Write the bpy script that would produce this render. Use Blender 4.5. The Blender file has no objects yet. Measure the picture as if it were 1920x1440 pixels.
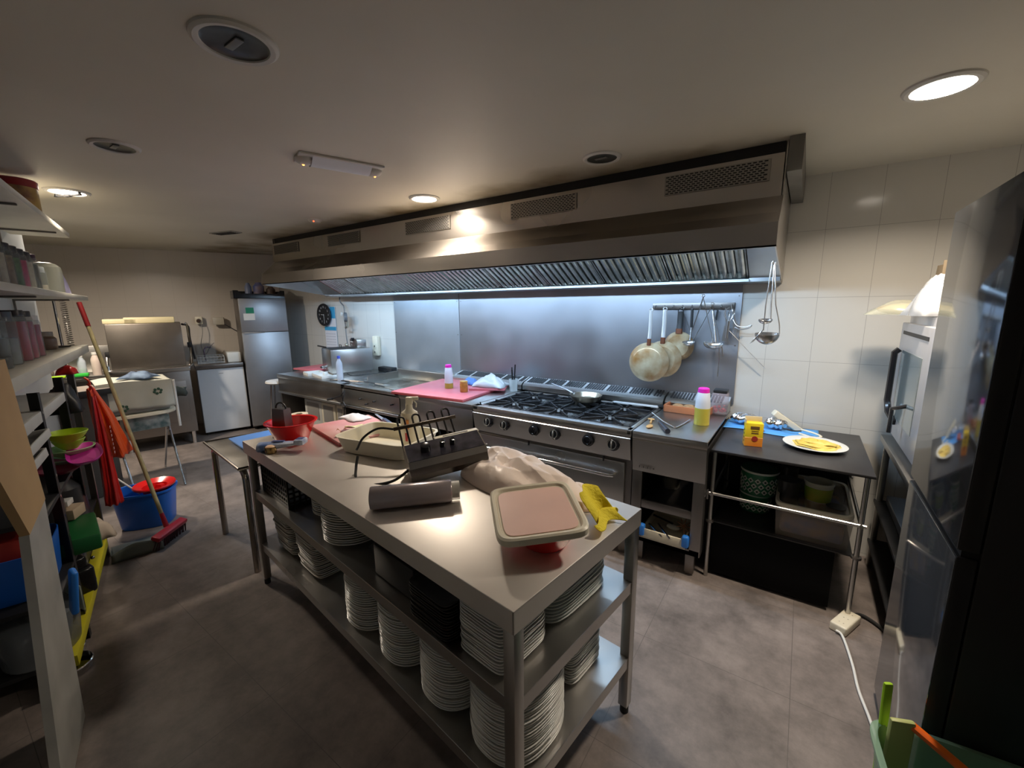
import bpy, bmesh, math, random
from mathutils import Vector, Matrix
PI = math.pi
sc = bpy.context.scene
col = sc.collection

# ---------------------------------------------------------------- camera
F, TH, RO, YA = 787.45, 0.18197, -0.00922, 0.60422
c_, s_ = math.cos(YA), math.sin(YA)
fw = Vector((-s_*math.cos(TH), c_*math.cos(TH), -math.sin(TH)))
rt = Vector((c_, s_, 0)); up = rt.cross(fw)
r2 = rt*math.cos(RO)+up*math.sin(RO); u2 = -rt*math.sin(RO)+up*math.cos(RO)
camd = bpy.data.cameras.new('camera'); cam = bpy.data.objects.new('camera', camd); col.objects.link(cam)
camd.sensor_width = 36; camd.lens = 36*F/1920; camd.clip_start = .02
cam.matrix_world = Matrix(((r2.x, u2.x, -fw.x, 0), (r2.y, u2.y, -fw.y, 0), (r2.z, u2.z, -fw.z, 1.6), (0, 0, 0, 1)))
sc.camera = cam

# ---------------------------------------------------------------- world, light, exposure
w = bpy.data.worlds.new('world'); sc.world = w; w.use_nodes = True
bg = w.node_tree.nodes['Background']; bg.inputs[0].default_value = (.8, .85, 1, 1); bg.inputs[1].default_value = .01
sc.view_settings.view_transform = 'Standard'; sc.view_settings.look = 'None'
sc.view_settings.exposure = 0.0; sc.view_settings.gamma = 1; sc.view_settings.use_curve_mapping = False
def area(name, loc, sx, sy, watts, color, direc=(0, 0, -1), shape='RECTANGLE', spread=PI):
    l = bpy.data.lights.new(name, 'AREA'); l.shape = shape; l.size = sx; l.size_y = sy
    l.energy = watts; l.color = color; l.spread = spread
    o = bpy.data.objects.new(name, l); col.objects.link(o); o.location = loc
    o.rotation_euler = Vector(direc).to_track_quat('-Z', 'Y').to_euler()
    return o
WARM = (1, .86, .70); COOL = (.52, .74, 1)
DL = [(.33, 2.27, 28, 145), (-2.32, 2.28, 29, 145), (-4.06, .77, 7, 125), (-5.40, .80, 52, 165)]       # the downlights that burn
for x, y, e, sp in DL:
    area('downlight_bulb', (x, y, 2.362), .19, .19, e, WARM, shape='DISK', spread=math.radians(sp))
area('hood_tube_light', (-2.5, 2.47, 1.93), 4.3, .05, 88, COOL, direc=(0, .55, -1))

# ---------------------------------------------------------------- materials
MATS = {}
def mat(name, c, rough=.5, metal=0, var=0, vs=6, c2=None, bump=0, bs=40, trans=0, alpha=1, emit=None, es=1, rv=0, stretch=None, spec=None, coat=0, clear=None):
    if name in MATS: return MATS[name]
    m = bpy.data.materials.new(name); m.use_nodes = True; nt = m.node_tree; N = nt.nodes; L = nt.links
    b = N['Principled BSDF']
    if not isinstance(c, (tuple, list)): c = (c, c, c)
    C4 = (c[0], c[1], c[2], 1)
    b.inputs['Base Color'].default_value = C4
    b.inputs['Roughness'].default_value = rough; b.inputs['Metallic'].default_value = metal
    if spec is not None: b.inputs['Specular IOR Level'].default_value = spec
    if coat: b.inputs['Coat Weight'].default_value = coat
    tc = N.new('ShaderNodeTexCoord'); mp = N.new('ShaderNodeMapping'); L.new(tc.outputs['Object'], mp.inputs[0])
    if stretch: mp.inputs['Scale'].default_value = stretch
    if var or c2:
        n = N.new('ShaderNodeTexNoise'); n.inputs['Scale'].default_value = vs; n.inputs['Detail'].default_value = 6; n.inputs['Roughness'].default_value = .45
        L.new(mp.outputs[0], n.inputs['Vector'])
        r = N.new('ShaderNodeValToRGB'); L.new(n.outputs[0], r.inputs[0])
        if c2 is None: c2 = tuple(max(0, x*(1-var)) for x in c)
        r.color_ramp.elements[0].position = .35; r.color_ramp.elements[1].position = .65
        r.color_ramp.elements[0].color = (c2[0], c2[1], c2[2], 1); r.color_ramp.elements[1].color = C4
        L.new(r.outputs[0], b.inputs['Base Color'])
    if rv:
        n2 = N.new('ShaderNodeTexNoise'); n2.inputs['Scale'].default_value = vs; n2.inputs['Detail'].default_value = 2
        L.new(mp.outputs[0], n2.inputs['Vector'])
        mr = N.new('ShaderNodeMapRange'); mr.inputs['From Min'].default_value = .3; mr.inputs['From Max'].default_value = .7
        mr.inputs['To Min'].default_value = max(0, rough-rv); mr.inputs['To Max'].default_value = rough+rv
        L.new(n2.outputs[0], mr.inputs[0]); L.new(mr.outputs[0], b.inputs['Roughness'])
    if bump:
        n3 = N.new('ShaderNodeTexNoise'); n3.inputs['Scale'].default_value = bs; n3.inputs['Detail'].default_value = 3
        L.new(mp.outputs[0], n3.inputs['Vector'])
        bp = N.new('ShaderNodeBump'); bp.inputs['Strength'].default_value = bump; bp.inputs['Distance'].default_value = .01
        L.new(n3.outputs[0], bp.inputs['Height']); L.new(bp.outputs[0], b.inputs['Normal'])
    if trans: b.inputs['Transmission Weight'].default_value = trans
    if alpha < 1: b.inputs['Alpha'].default_value = alpha
    if emit: b.inputs['Emission Color'].default_value = (*emit, 1); b.inputs['Emission Strength'].default_value = es
    MATS[name] = m
    return m
STEEL = mat('stainless_steel', (.50, .485, .46), .32, 1, var=.10, vs=3, rv=.05)
STEELB = mat('brushed_backsplash_steel', (.44, .46, .50), .44, 1, var=.14, vs=1.6, rv=.08)
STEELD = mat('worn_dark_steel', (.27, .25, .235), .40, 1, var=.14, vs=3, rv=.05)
HOODM = mat('hood_steel', (.50, .465, .43), .30, 1, var=.10, vs=1.2, rv=.05)
CHROME = mat('chrome', (.72, .72, .72), .12, 1)
TUBEM = mat('bent_tube_steel', (.42, .38, .34), .22, 1, var=.2, vs=8)
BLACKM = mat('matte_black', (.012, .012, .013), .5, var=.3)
BLACKG = mat('gloss_black', (.01, .01, .012), .18)
IRON = mat('cast_iron', (.018, .018, .02), .55, .3, bump=.3, bs=120)
WHITEP = mat('white_plastic', (.75, .74, .70), .4, var=.06)
CREAM = mat('cream_plastic', (.80, .74, .58), .38, var=.06)
CERAM = mat('white_china', (.72, .72, .68), .15, var=.03)
REDP = mat('red_plastic', (.72, .012, .012), .22)
BLUEP = mat('blue_plastic', (.012, .14, .62), .35, var=.1)
PINKB = mat('pink_board', (.62, .16, .19), .45, var=.12, vs=5)
PINKE = mat('board_dark_edge', (.40, .05, .06), .45)
LIDP = mat('pinkish_lid_plastic', (.84, .56, .48), .42, var=.08)
YEL = mat('yellow_cloth', (.80, .66, .03), .85, var=.15, bump=.5, bs=90)
RUB = mat('black_rubber', (.02, .02, .02), .7)
WHITEM = mat('white_laminate', (.62, .62, .58), .45, var=.08)
TUBP = mat('clear_plastic', (.8, .85, .85), .15, alpha=.38)

# ---------------------------------------------------------------- mesh builder
class B:
    def __init__(s): s.bm = bmesh.new(); s.M = Matrix.Identity(4)
    def at(s, loc=(0, 0, 0), rz=0, rx=0, ry=0):
        s.M = Matrix.Translation(Vector(loc)) @ Matrix.Rotation(rz, 4, 'Z') @ Matrix.Rotation(ry, 4, 'Y') @ Matrix.Rotation(rx, 4, 'X'); return s
    def mat4(s, M): s.M = M; return s
    def _v(s, co): return s.bm.verts.new(s.M @ Vector(co))
    def _f(s, vs, mi=0):
        try: f = s.bm.faces.new(vs); f.material_index = mi; return f
        except ValueError: return None
    def box(s, x0, x1, y0, y1, z0, z1, bev=0, seg=2, mi=0):
        v = [s._v((x, y, z)) for x in (x0, x1) for y in (y0, y1) for z in (z0, z1)]
        q = [(0, 1, 3, 2), (4, 6, 7, 5), (0, 4, 5, 1), (2, 3, 7, 6), (0, 2, 6, 4), (1, 5, 7, 3)]
        fs = [s._f([v[i] for i in k], mi) for k in q]
        if bev:
            es = list({e for f in fs for e in f.edges})
            r = bmesh.ops.bevel(s.bm, geom=es, offset=bev, segments=seg, affect='EDGES', profile=.5)
            for f in r['faces']: f.material_index = mi
        return s
    def prism(s, pts, z0, z1, mi=0, top=1):       # polygon in xy extruded in z; top scales the upper ring about its centre
        n = len(pts); cx = sum(p[0] for p in pts)/n; cy = sum(p[1] for p in pts)/n
        a = [s._v((p[0], p[1], z0)) for p in pts]
        b = [s._v((cx+(p[0]-cx)*top, cy+(p[1]-cy)*top, z1)) for p in pts]
        s._f(a[::-1], mi); s._f(b, mi)
        for i in range(n): s._f([a[i], a[(i+1) % n], b[(i+1) % n], b[i]], mi)
        return s
    def extr(s, pts, x0, x1, mi=0):               # polygon in yz extruded along x
        a = [s._v((x0, p[0], p[1])) for p in pts]; b = [s._v((x1, p[0], p[1])) for p in pts]; n = len(pts)
        s._f(a, mi); s._f(b[::-1], mi)
        for i in range(n): s._f([a[i], b[i], b[(i+1) % n], a[(i+1) % n]], mi)
        return s
    def lathe(s, prof, seg=28, ctr=(0, 0, 0), mi=0, sx=1, sy=1, pw=1):
        rings = []
        for r, z in prof:
            if r < 1e-5: rings.append([s._v((ctr[0], ctr[1], ctr[2]+z))])
            else:
                R = []
                for k in range(seg):
                    a = 2*PI*k/seg; ca, sa = math.cos(a), math.sin(a)
                    if pw != 1: ca = math.copysign(abs(ca)**pw, ca); sa = math.copysign(abs(sa)**pw, sa)
                    R.append(s._v((ctr[0]+r*sx*ca, ctr[1]+r*sy*sa, ctr[2]+z)))
                rings.append(R)
        for A, Bq in zip(rings, rings[1:]):
            if len(A) == 1 and len(Bq) == 1: continue
            for k in range(seg):
                k2 = (k+1) % seg
                if len(A) == 1: s._f([A[0], Bq[k2], Bq[k]], mi)
                elif len(Bq) == 1: s._f([A[k], A[k2], Bq[0]], mi)
                else: s._f([A[k], A[k2], Bq[k2], Bq[k]], mi)
        return s
    def cyl(s, p0, p1, r, r1=None, seg=16, mi=0):
        return s.tube([p0, p1], r, seg, r1=r1, mi=mi)
    def tube(s, pts, r, seg=8, r1=None, closed=False, mi=0, flat=1):
        pts = [Vector(p) for p in pts]; n = len(pts); rings = []
        t0 = (pts[1]-pts[0]).normalized()
        nrm = t0.cross(Vector((0, 0, 1)))
        if nrm.length < 1e-3: nrm = t0.cross(Vector((1, 0, 0)))
        nrm.normalize()
        for i, p in enumerate(pts):
            if closed: t = (pts[(i+1) % n]-pts[i-1]).normalized()
            elif i == 0: t = t0
            elif i == n-1: t = (pts[-1]-pts[-2]).normalized()
            else: t = ((pts[i+1]-p).normalized()+(p-pts[i-1]).normalized()).normalized()
            nrm = (nrm - t*nrm.dot(t))
            if nrm.length < 1e-6: nrm = t.orthogonal()
            nrm.normalize(); bn = t.cross(nrm)
            rr = r if r1 is None else r+(r1-r)*i/(n-1)
            rings.append([s._v(p+nrm*math.cos(2*PI*k/seg)*rr+bn*math.sin(2*PI*k/seg)*rr*flat) for k in range(seg)])
        m = n if closed else n-1
        for i in range(m):
            A, Bq = rings[i], rings[(i+1) % n]
            for k in range(seg): s._f([A[k], A[(k+1) % seg], Bq[(k+1) % seg], Bq[k]], mi)
        if not closed: s._f(rings[0][::-1], mi); s._f(rings[-1], mi)
        return s
    def surf(s, fn, nu, nv, mi=0, wrap=False):
        g = [[s._v(fn(i/nu, j/nv)) for j in range(nv+1)] for i in range(nu+(0 if wrap else 1))]
        K = len(g)
        for i in range(nu):
            for j in range(nv):
                i2 = (i+1) % K
                s._f([g[i][j], g[i2][j], g[i2][j+1], g[i][j+1]], mi)
        return s
    def ball(s, c, r, sx=1, sy=1, sz=1, seg=14, mi=0):
        n = 8
        return s.lathe([(r*math.sin(PI*k/n), -r*sz*math.cos(PI*k/n)) for k in range(n+1)], seg, c, mi, sx, sy)
    def text(s, txt, size, M, depth=.0004, mi=0):
        cu = bpy.data.curves.new('t', 'FONT'); cu.body = txt; cu.size = size; cu.extrude = depth; cu.align_x = 'CENTER'; cu.align_y = 'CENTER'; cu.resolution_u = 2
        o = bpy.data.objects.new('t', cu); col.objects.link(o)
        dg = bpy.context.evaluated_depsgraph_get(); me = bpy.data.meshes.new_from_object(o.evaluated_get(dg))
        vs = [s.bm.verts.new(s.M @ M @ v.co) for v in me.vertices]
        for p in me.polygons: s._f([vs[i] for i in p.vertices], mi)
        bpy.data.objects.remove(o); bpy.data.curves.remove(cu); bpy.data.meshes.remove(me)
        return s
    def obj(s, name, mats, parent=None, sm=35, solid=0, sub=0, bev=0):
        bmesh.ops.recalc_face_normals(s.bm, faces=s.bm.faces[:])
        me = bpy.data.meshes.new(name); s.bm.to_mesh(me); s.bm.free()
        for m in (mats if isinstance(mats, (list, tuple)) else [mats]): me.materials.append(m)
        me.shade_smooth()
        try: me.set_sharp_from_angle(angle=math.radians(sm))
        except Exception: pass
        o = bpy.data.objects.new(name, me); col.objects.link(o)
        if parent: o.parent = parent
        if solid:
            md = o.modifiers.new('thickness', 'SOLIDIFY'); md.thickness = solid; md.offset = 0
        if sub:
            md = o.modifiers.new('smooth', 'SUBSURF'); md.levels = sub; md.render_levels = sub
        if bev:
            md = o.modifiers.new('bevel', 'BEVEL'); md.width = bev; md.segments = 2; md.limit_method = 'ANGLE'
        return o
def tag(o, label=None, cat=None, group=None, kind=None):
    if label: o['label'] = label
    if cat: o['category'] = cat
    if group: o['group'] = group
    if kind: o['kind'] = kind
    return o
def thing(name, label, cat, loc=(0, 0, 0), rz=0, group=None, rx=0, ry=0):
    o = bpy.data.objects.new(name, None); col.objects.link(o); o.empty_display_size = .05
    o.location = loc; o.rotation_euler = (rx, ry, rz)
    return tag(o, label, cat, group)
def solo(b, name, m, label, cat, loc=(0, 0, 0), rz=0, group=None, rx=0, ry=0, **k):
    o = b.obj(name, m, **k); o.location = loc; o.rotation_euler = (rx, ry, rz)
    return tag(o, label, cat, group)
def struct(b, name, m, **k): return tag(b.obj(name, m, **k), kind='structure')
def dup(root, loc, rz=None, label=None, group=None):
    r = root.copy(); col.objects.link(r); r.location = loc
    if rz is not None: r.rotation_euler = (root.rotation_euler[0], root.rotation_euler[1], rz)
    if label: r['label'] = label
    if group: r['group'] = group
    for ch in list(root.children):
        c = ch.copy(); col.objects.link(c); c.parent = r
        for g in ch.children:
            d = g.copy(); col.objects.link(d); d.parent = c
    return r
IRZ = -math.atan2(.1278, .9918)
def ISL(u, v, z): return Vector((-.514-.9918*u+.1278*v, .742+.1278*u+.9918*v, z))
RRZ = -math.atan2(.28, .96)
def RK(s, t, z): return Vector((-2.76-.96*s+.28*t, .31+.28*s+.96*t, z))
def arc(c, r, a0, a1, n, plane='xz'):
    out = []
    for k in range(n+1):
        a = a0+(a1-a0)*k/n; p, q = r*math.cos(a), r*math.sin(a)
        out.append((c[0]+p, c[1], c[2]+q) if plane == 'xz' else ((c[0]+p, c[1]+q, c[2]) if plane == 'xy' else (c[0], c[1]+p, c[2]+q)))
    return out
def smoothp(pts, n=5):                            # Catmull-Rom through the points
    P = [Vector(p) for p in pts]; P = [P[0]*2-P[1]]+P+[P[-1]*2-P[-2]]; out = []
    for i in range(1, len(P)-2):
        for k in range(n):
            t = k/n; a, b, c, d = P[i-1], P[i], P[i+1], P[i+2]
            out.append(.5*((2*b)+(c-a)*t+(2*a-5*b+4*c-d)*t*t+(3*b-a-3*c+d)*t**3))
    out.append(P[-2]); return out
# ================================================================ the room
def tile_mat(name, c, sx, sz, ox=0, oz=0, axis='xz', rough=.12, grout=(.45, .43, .40), gw=.003, var=.05):
    m = mat(name, c, rough, var=var, vs=1.5); nt = m.node_tree; N = nt.nodes; L = nt.links; b = N['Principled BSDF']
    tc = N.new('ShaderNodeTexCoord'); sp = N.new('ShaderNodeSeparateXYZ'); L.new(tc.outputs['Object'], sp.inputs[0])
    outs = []
    for ch, size, off in ((axis[0], sx, ox), (axis[1], sz, oz)):
        a = N.new('ShaderNodeMath'); a.operation = 'SUBTRACT'; a.inputs[1].default_value = off; L.new(sp.outputs[ch.upper()], a.inputs[0])
        mo = N.new('ShaderNodeMath'); mo.operation = 'PINGPONG'; mo.inputs[1].default_value = size/2; L.new(a.outputs[0], mo.inputs[0])
        lt = N.new('ShaderNodeMath'); lt.operation = 'LESS_THAN'; lt.inputs[1].default_value = gw/2; L.new(mo.outputs[0], lt.inputs[0]); outs.append(lt)
    mx = N.new('ShaderNodeMath'); mx.operation = 'MAXIMUM'; L.new(outs[0].outputs[0], mx.inputs[0]); L.new(outs[1].outputs[0], mx.inputs[1])
    mix = N.new('ShaderNodeMix'); mix.data_type = 'RGBA'; L.new(mx.outputs[0], mix.inputs[0])
    src = b.inputs['Base Color'].links[0].from_socket; L.new(src, mix.inputs[6]); mix.inputs[7].default_value = (*grout, 1)
    L.new(mix.outputs[2], b.inputs['Base Color'])
    return m
WTILE = tile_mat('glazed_wall_tiles', (.62, .605, .56), .25, .405, .305, .02, 'xz', gw=.0022, grout=(.36, .35, .33))
FTILE = tile_mat('far_wall_tiles', (.66, .60, .53), .25, .405, 0, .02, 'yz', rough=.3, grout=(.52, .47, .41), gw=.002)
FLOORM = tile_mat('stone_floor_tiles', (.27, .225, .20), .6, .6, .1, .05, 'xy', rough=.42, grout=(.12, .10, .09), gw=.0025, var=.55)
for n in FLOORM.node_tree.nodes:
    if n.type == 'TEX_NOISE': n.inputs['Scale'].default_value = 3.5; n.inputs['Detail'].default_value = 9; n.inputs['Roughness'].default_value = .72
def ceiling_mat():
    m = mat('greasy_painted_ceiling', (.64, .60, .50), .52, var=.1, vs=1.2, spec=.35); nt = m.node_tree; N = nt.nodes; L = nt.links; b = N['Principled BSDF']
    tc = N.new('ShaderNodeTexCoord'); sp = N.new('ShaderNodeSeparateXYZ'); L.new(tc.outputs['Object'], sp.inputs[0])
    # grease stains: a ragged band along the hood (y near 2.5) broken up by noise
    mr = N.new('ShaderNodeMapRange'); mr.inputs['From Min'].default_value = 1.9; mr.inputs['From Max'].default_value = 2.55; L.new(sp.outputs['Y'], mr.inputs[0])
    n = N.new('ShaderNodeTexNoise'); n.inputs['Scale'].default_value = 2.6; n.inputs['Detail'].default_value = 7; L.new(tc.outputs['Object'], n.inputs['Vector'])
    mu = N.new('ShaderNodeMath'); mu.operation = 'MULTIPLY'; mx_ = N.new('ShaderNodeMapRange'); mx_.inputs['From Min'].default_value = .1; mx_.inputs['From Max'].default_value = -.5; L.new(sp.outputs['X'], mx_.inputs[0]); mm_ = N.new('ShaderNodeMath'); mm_.operation = 'MULTIPLY'; L.new(mr.outputs[0], mm_.inputs[0]); L.new(mx_.outputs[0], mm_.inputs[1]); L.new(mm_.outputs[0], mu.inputs[0]); L.new(n.outputs[0], mu.inputs[1])
    rp = N.new('ShaderNodeValToRGB'); rp.color_ramp.elements[0].position = .28; rp.color_ramp.elements[1].position = .62; L.new(mu.outputs[0], rp.inputs[0])
    mix = N.new('ShaderNodeMix'); mix.data_type = 'RGBA'; L.new(rp.outputs[0], mix.inputs[0]); L.new(b.inputs['Base Color'].links[0].from_socket, mix.inputs[6])
    mix.inputs[7].default_value = (.20, .15, .07, 1); L.new(mix.outputs[2], b.inputs['Base Color'])
    return m
CEIL = ceiling_mat()
BEIGE = mat('plain_painted_wall', (.5, .47, .42), .5, var=.06)
H = 2.37
b = B(); b.box(-8.6, 1.6, -2.6, 3.45, -.1, 0); struct(b, 'floor', FLOORM)
b = B(); b.box(-8.6, 1.6, -2.6, 3.45, H, H+.1); struct(b, 'ceiling', CEIL)
b = B(); b.box(-6.6, 1.6, 3.3, 3.42, 0, H); struct(b, 'wall_back', WTILE)
b = B(); b.box(1.2, 1.32, -2.6, 3.3, 0, H); struct(b, 'wall_right', WTILE)
b = B(); b.box(-3.5, 1.6, -2.6, -2.48, 0, H); struct(b, 'wall_near', mat('dark_near_wall', (.06, .055, .05), .6))
b = B(); b.box(0, .12, -4.6, 0, 0, H); o = struct(b, 'wall_far', FTILE)      # oblique far wall
o.location = (-6.56, 3.35, 0); o.rotation_euler = (0, 0, -math.atan2(1.05, 2.15))
LW = mat('cool_white_wall', (.58, .62, .64), .5, var=.05)
b = B(); b.box(-2.25, 3.4, -.42, -.30, 0, H); o = struct(b, 'wall_left', LW)
o.location = RK(0, 0, 0); o.rotation_euler = (0, 0, RRZ)

# backsplash panels on the back wall
for x0, x1, lab, mm in ((-3.92, -2.925, 'lighter stainless backsplash panel left of the big one', mat('pale_steel_panel', (.50, .55, .60), .48, 1, var=.12, vs=3)), (-2.915, -.36, 'large brushed stainless backsplash panel behind the range', STEELB)):
    t = thing('backsplash_panel', lab, 'wall panel', (0, 3.292, 0))
    b = B(); b.box(x0, x1, -.004, .004, .9, 1.735, bev=.0015, seg=1); b.obj('sheet', mm, t)
    for x in (x0+.02, x1-.02):
        for z in (1.32, 1.66):
            b = B(); b.cyl((x, -.007, z), (x, -.003, z), .005, seg=8); b.obj('screw', STEELD, t)

# ---------------------------------------------------------------- ceiling fittings
TRIM = mat('white_lamp_trim', (.60, .58, .53), .45)
REFL = mat('recess_shade_reflector', (.055, .06, .055), .3, .3, var=.5, vs=14)  # dark colour carries the shade of a lamp recess that is not modelled
GLASSL = mat('lamp_glass_lit', (1, 1, 1), .3, emit=(1, .90, .78), es=9)
def downlight(x, y, r, lit, label):
    t = thing('ceiling_downlight', label, 'ceiling lamp', (x, y, H), group='round downlights in the ceiling')
    b = B(); b.lathe([(r*.86, -.002), (r*.9, -.010), (r*1.04, -.012), (r*1.13, -.006), (r*1.15, 0), (r*.86, 0)], 40); b.obj('trim_ring', TRIM, t)
    if lit:
        b = B(); b.lathe([(0, -.0035), (r*.88, -.0035), (r*.88, -.001), (0, -.001)], 32); b.obj('glass', GLASSL, t)
    else:
        b = B(); b.lathe([(r*.88, -.006), (r*.80, -.0015), (r*.3, -.001), (0, -.001)], 32); b.obj('reflector', REFL, t)
        b = B(); b.box(-r*.45, r*.3, -.012, .012, -.006, -.001, bev=.002); b.obj('lamp_tube', mat('unlit_tube', (.16, .16, .15), .3), t)
    return t
downlight(.33, 2.27, .098, True, 'bright lit downlight at the right of the ceiling near the wall')
downlight(-2.32, 2.28, .095, True, 'bright lit downlight in the ceiling left of the long hood')
downlight(-.96, 2.245, .088, False, 'unlit greenish downlight in the ceiling above the hood, between the two lit ones')
downlight(-1.45, .69, .10, False, 'large dark unlit downlight nearest the camera, top left of the ceiling')
downlight(-2.78, .72, .085, False, 'pale unlit downlight in the ceiling above the far end of the steel table')
downlight(-5.40, .80, .10, True, 'lit downlight hidden behind the top shelf over the far wall')
downlight(-4.06, .77, .10, True, 'lit downlight with a dark bracket above the left shelves, behind the red tin')
b = B(); b.box(-.11, .11, -.006, .006, -.03, -.022); b.box(-.105, -.095, -.006, .006, -.03, -.0); b.box(.095, .105, -.006, .006, -.03, 0); b.box(-.02, .02, -.01, .01, -.034, -.02)
o = solo(b, 'lamp_bracket', BLACKM, 'thin dark bracket across the lit downlight over the left shelves', 'bracket', (-4.06, .77, H), .4)
# emergency luminaire with two small orange lamps
t = thing('emergency_light', 'white ceiling emergency light with two small orange lamps', 'ceiling lamp', (-2.14, 1.49, H), math.atan2(.38, .14))
b = B(); b.box(-.215, .215, -.085, .085, -.012, 0, bev=.004); b.obj('housing', TRIM, t)
b = B(); b.surf(lambda u, v: (-.15+.3*u, (-.07+.14*v), -.012-.03*math.sin(PI*v)), 6, 10); b.obj('diffuser', mat('milky_diffuser', (.75, .78, .82), .3), t)
for x in (-.175, .175):
    b = B(); b.ball((x, 0, -.012), .05, sz=.6); b.obj('lamp_cup', TRIM, t)
    b = B(); b.ball((x*1.05, 0, -.038), .007); b.obj('bulb', mat('orange_glow', (1, .4, .1), .4, emit=(1, .33, .06), es=6), t)
t = thing('ceiling_sensor', 'small round ceiling fitting with a red dot above the far end of the hood', 'sensor', (-3.64, 2.235, H))
b = B(); b.lathe([(0, -.022), (.045, -.02), (.055, -.006), (.058, 0), (0, 0)], 20); b.obj('housing', TRIM, t)
b = B(); b.ball((.03, -.03, -.02), .008); b.obj('indicator', mat('red_dot', (1, .1, .05), .4, emit=(1, .15, .05), es=2), t)
b = B(); b.box(-.16, .16, -.06, .06, -.008, 0, bev=.003)
for k in range(5): b.box(-.14, .14, -.045+k*.022, -.038+k*.022, -.011, -.007, mi=1)
solo(b, 'ceiling_vent', [mat('grey_vent', (.33, .33, .30), .5), BLACKM], 'flat grey slotted ceiling vent near the far left wall', 'vent', (-4.95, 2.05, H), .25)

# ---------------------------------------------------------------- extractor hood
X0, X1 = -4.98, -.14
t = thing('extractor_hood', 'long stainless steel extractor hood over the cooking line', 'extractor hood', (0, 0, 0))
b = B()
def sheet(y0, z0, y1, z1, xa=X0, xb=X1, th=.004, mi=0):
    d = Vector((y1-y0, z1-z0)); n = Vector((-d.y, d.x)).normalized()*th
    b.extr([(y0, z0), (y1, z1), (y1+n.x, z1+n.y), (y0+n.x, z0+n.y)], xa, xb, mi)
sheet(2.53, 2.315, 2.53, 2.12, X0-.03, X1-.01); sheet(2.53, 2.12, 2.44, 2.03); sheet(2.44, 2.03, 2.37, 1.975); b.obj('upper_shell', HOODM, t)
b = B(); b.box(X0, X1, 2.366, 2.376, 1.865, 1.975); b.box(X0, X1, 2.366, 2.40, 1.865, 1.872); b.obj('front_lip', HOODM, t)
b = B(); b.box(X0-.03, X1-.01, 2.545, 2.56, 2.315, 2.369); b.obj('shadow_gap', BLACKM, t)
for x in (X0, X1-.006):
    b = B(); b.extr([(2.372, 1.865), (3.29, 1.735), (3.29, 2.365), (2.54, 2.365), (2.54, 2.12), (2.372, 1.97)], x, x+.006)
    b.obj('end_panel', HOODM, t)
b = B(); b.box(-4.66, -.34, 2.44, 2.50, 1.934, 1.965, bev=.004); b.obj('tube_lamp_housing', HOODM, t)
INN = mat('hood_inner_steel', (.52, .55, .57), .32, 1, var=.15, vs=5)
b = B(); b.extr([(3.1, 1.765), (3.1, 1.742), (3.29, 1.735), (3.29, 1.742), (3.11, 1.748), (3.11, 1.765)], X0+.006, X1-.006)
b.box(-4.63, -.31, 3.075, 3.10, 1.742, 1.758); b.obj('grease_gutter', INN, t)
for xa, xb in ((X0+.006, -4.63), (-.31, X1-.006)):
    b = B(); b.extr([(2.80, 1.925), (3.10, 1.765), (3.104, 1.770), (2.804, 1.930)], xa, xb); b.obj('blank_filler', INN, t)
b = B(); b.extr([(2.44, 2.0), (2.80, 1.925), (2.80, 1.931), (2.44, 2.006)], X0+.006, X1-.006); b.obj('inner_baffle', INN, t)
FILT = mat('baffle_filter_steel', (.62, .62, .58), .2, 1, var=.25, vs=14)
nf = 9; fwid = (4.63-.31)/nf
for k in range(nf):
    xa = -4.63+k*fwid
    M = Matrix.Translation((xa, 2.80, 1.925)) @ Matrix.Rotation(math.atan2(-.16, .30), 4, 'X')
    b = B().mat4(M); L_ = .34
    b.box(.004, fwid-.004, 0, L_, .012, .016); b.box(.004, fwid-.004, 0, .016, -.006, .012); b.box(.004, fwid-.004, L_-.014, L_, -.006, .012)
    b.box(.004, .012, 0, L_, -.006, .012); b.box(fwid-.012, fwid-.004, 0, L_, -.006, .012)
    f = b.obj('baffle_filter', FILT, t)
    b = B().mat4(M); nb = 9
    for j in range(nb):
        xc = .032+j*(fwid-.064)/(nb-1); w_ = .017
        b.surf(lambda u, v: (xc+w_*math.cos(PI*u), .018+(L_-.036)*v, -.012*math.sin(PI*u)+.004), 6, 1)
        b.lathe([(0, -.010), (w_*.8, -.006), (w_, .004)], 12, (xc, L_-.026, 0))
    b.obj('baffle_ribs', FILT, f)
PERF = mat('perforated_plate', (.36, .34, .31), .35, 1)
for k in range(5):
    xc = [-4.71, -3.67, -2.555, -1.49, -.455][k]
    f = B(); f.box(xc-.25, xc+.25, 2.522, 2.528, 2.195, 2.295, bev=.001, seg=1); fr = f.obj('vent_grille', PERF, t)
    f = B()
    for r in range(9):
        for q in range(20):
            x = xc-.235+q*.0245+(.012 if r % 2 else 0)
            if x < xc+.235: f.box(x-.008, x+.008, 2.5195, 2.5225, 2.203+r*.0105-.0026, 2.203+r*.0105+.0026)
    f.obj('slots', BLACKM, fr)
for x in (-3.44, -2.2):
    for z in ((2.445, 2.02), (2.385, 1.975)): b = B(); b.ball((x, z[0]-.012, z[1]), .005); b.obj('rivet', CHROME, t)
b = B(); b.box(-.135, -.075, 2.49, 3.29, 2.215, 2.368); solo(b, 'duct_box', mat('grey_duct', (.22, .21, .19), .5, .5, var=.2), 'short grey duct box between the hood end and the ceiling', 'duct')
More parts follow.
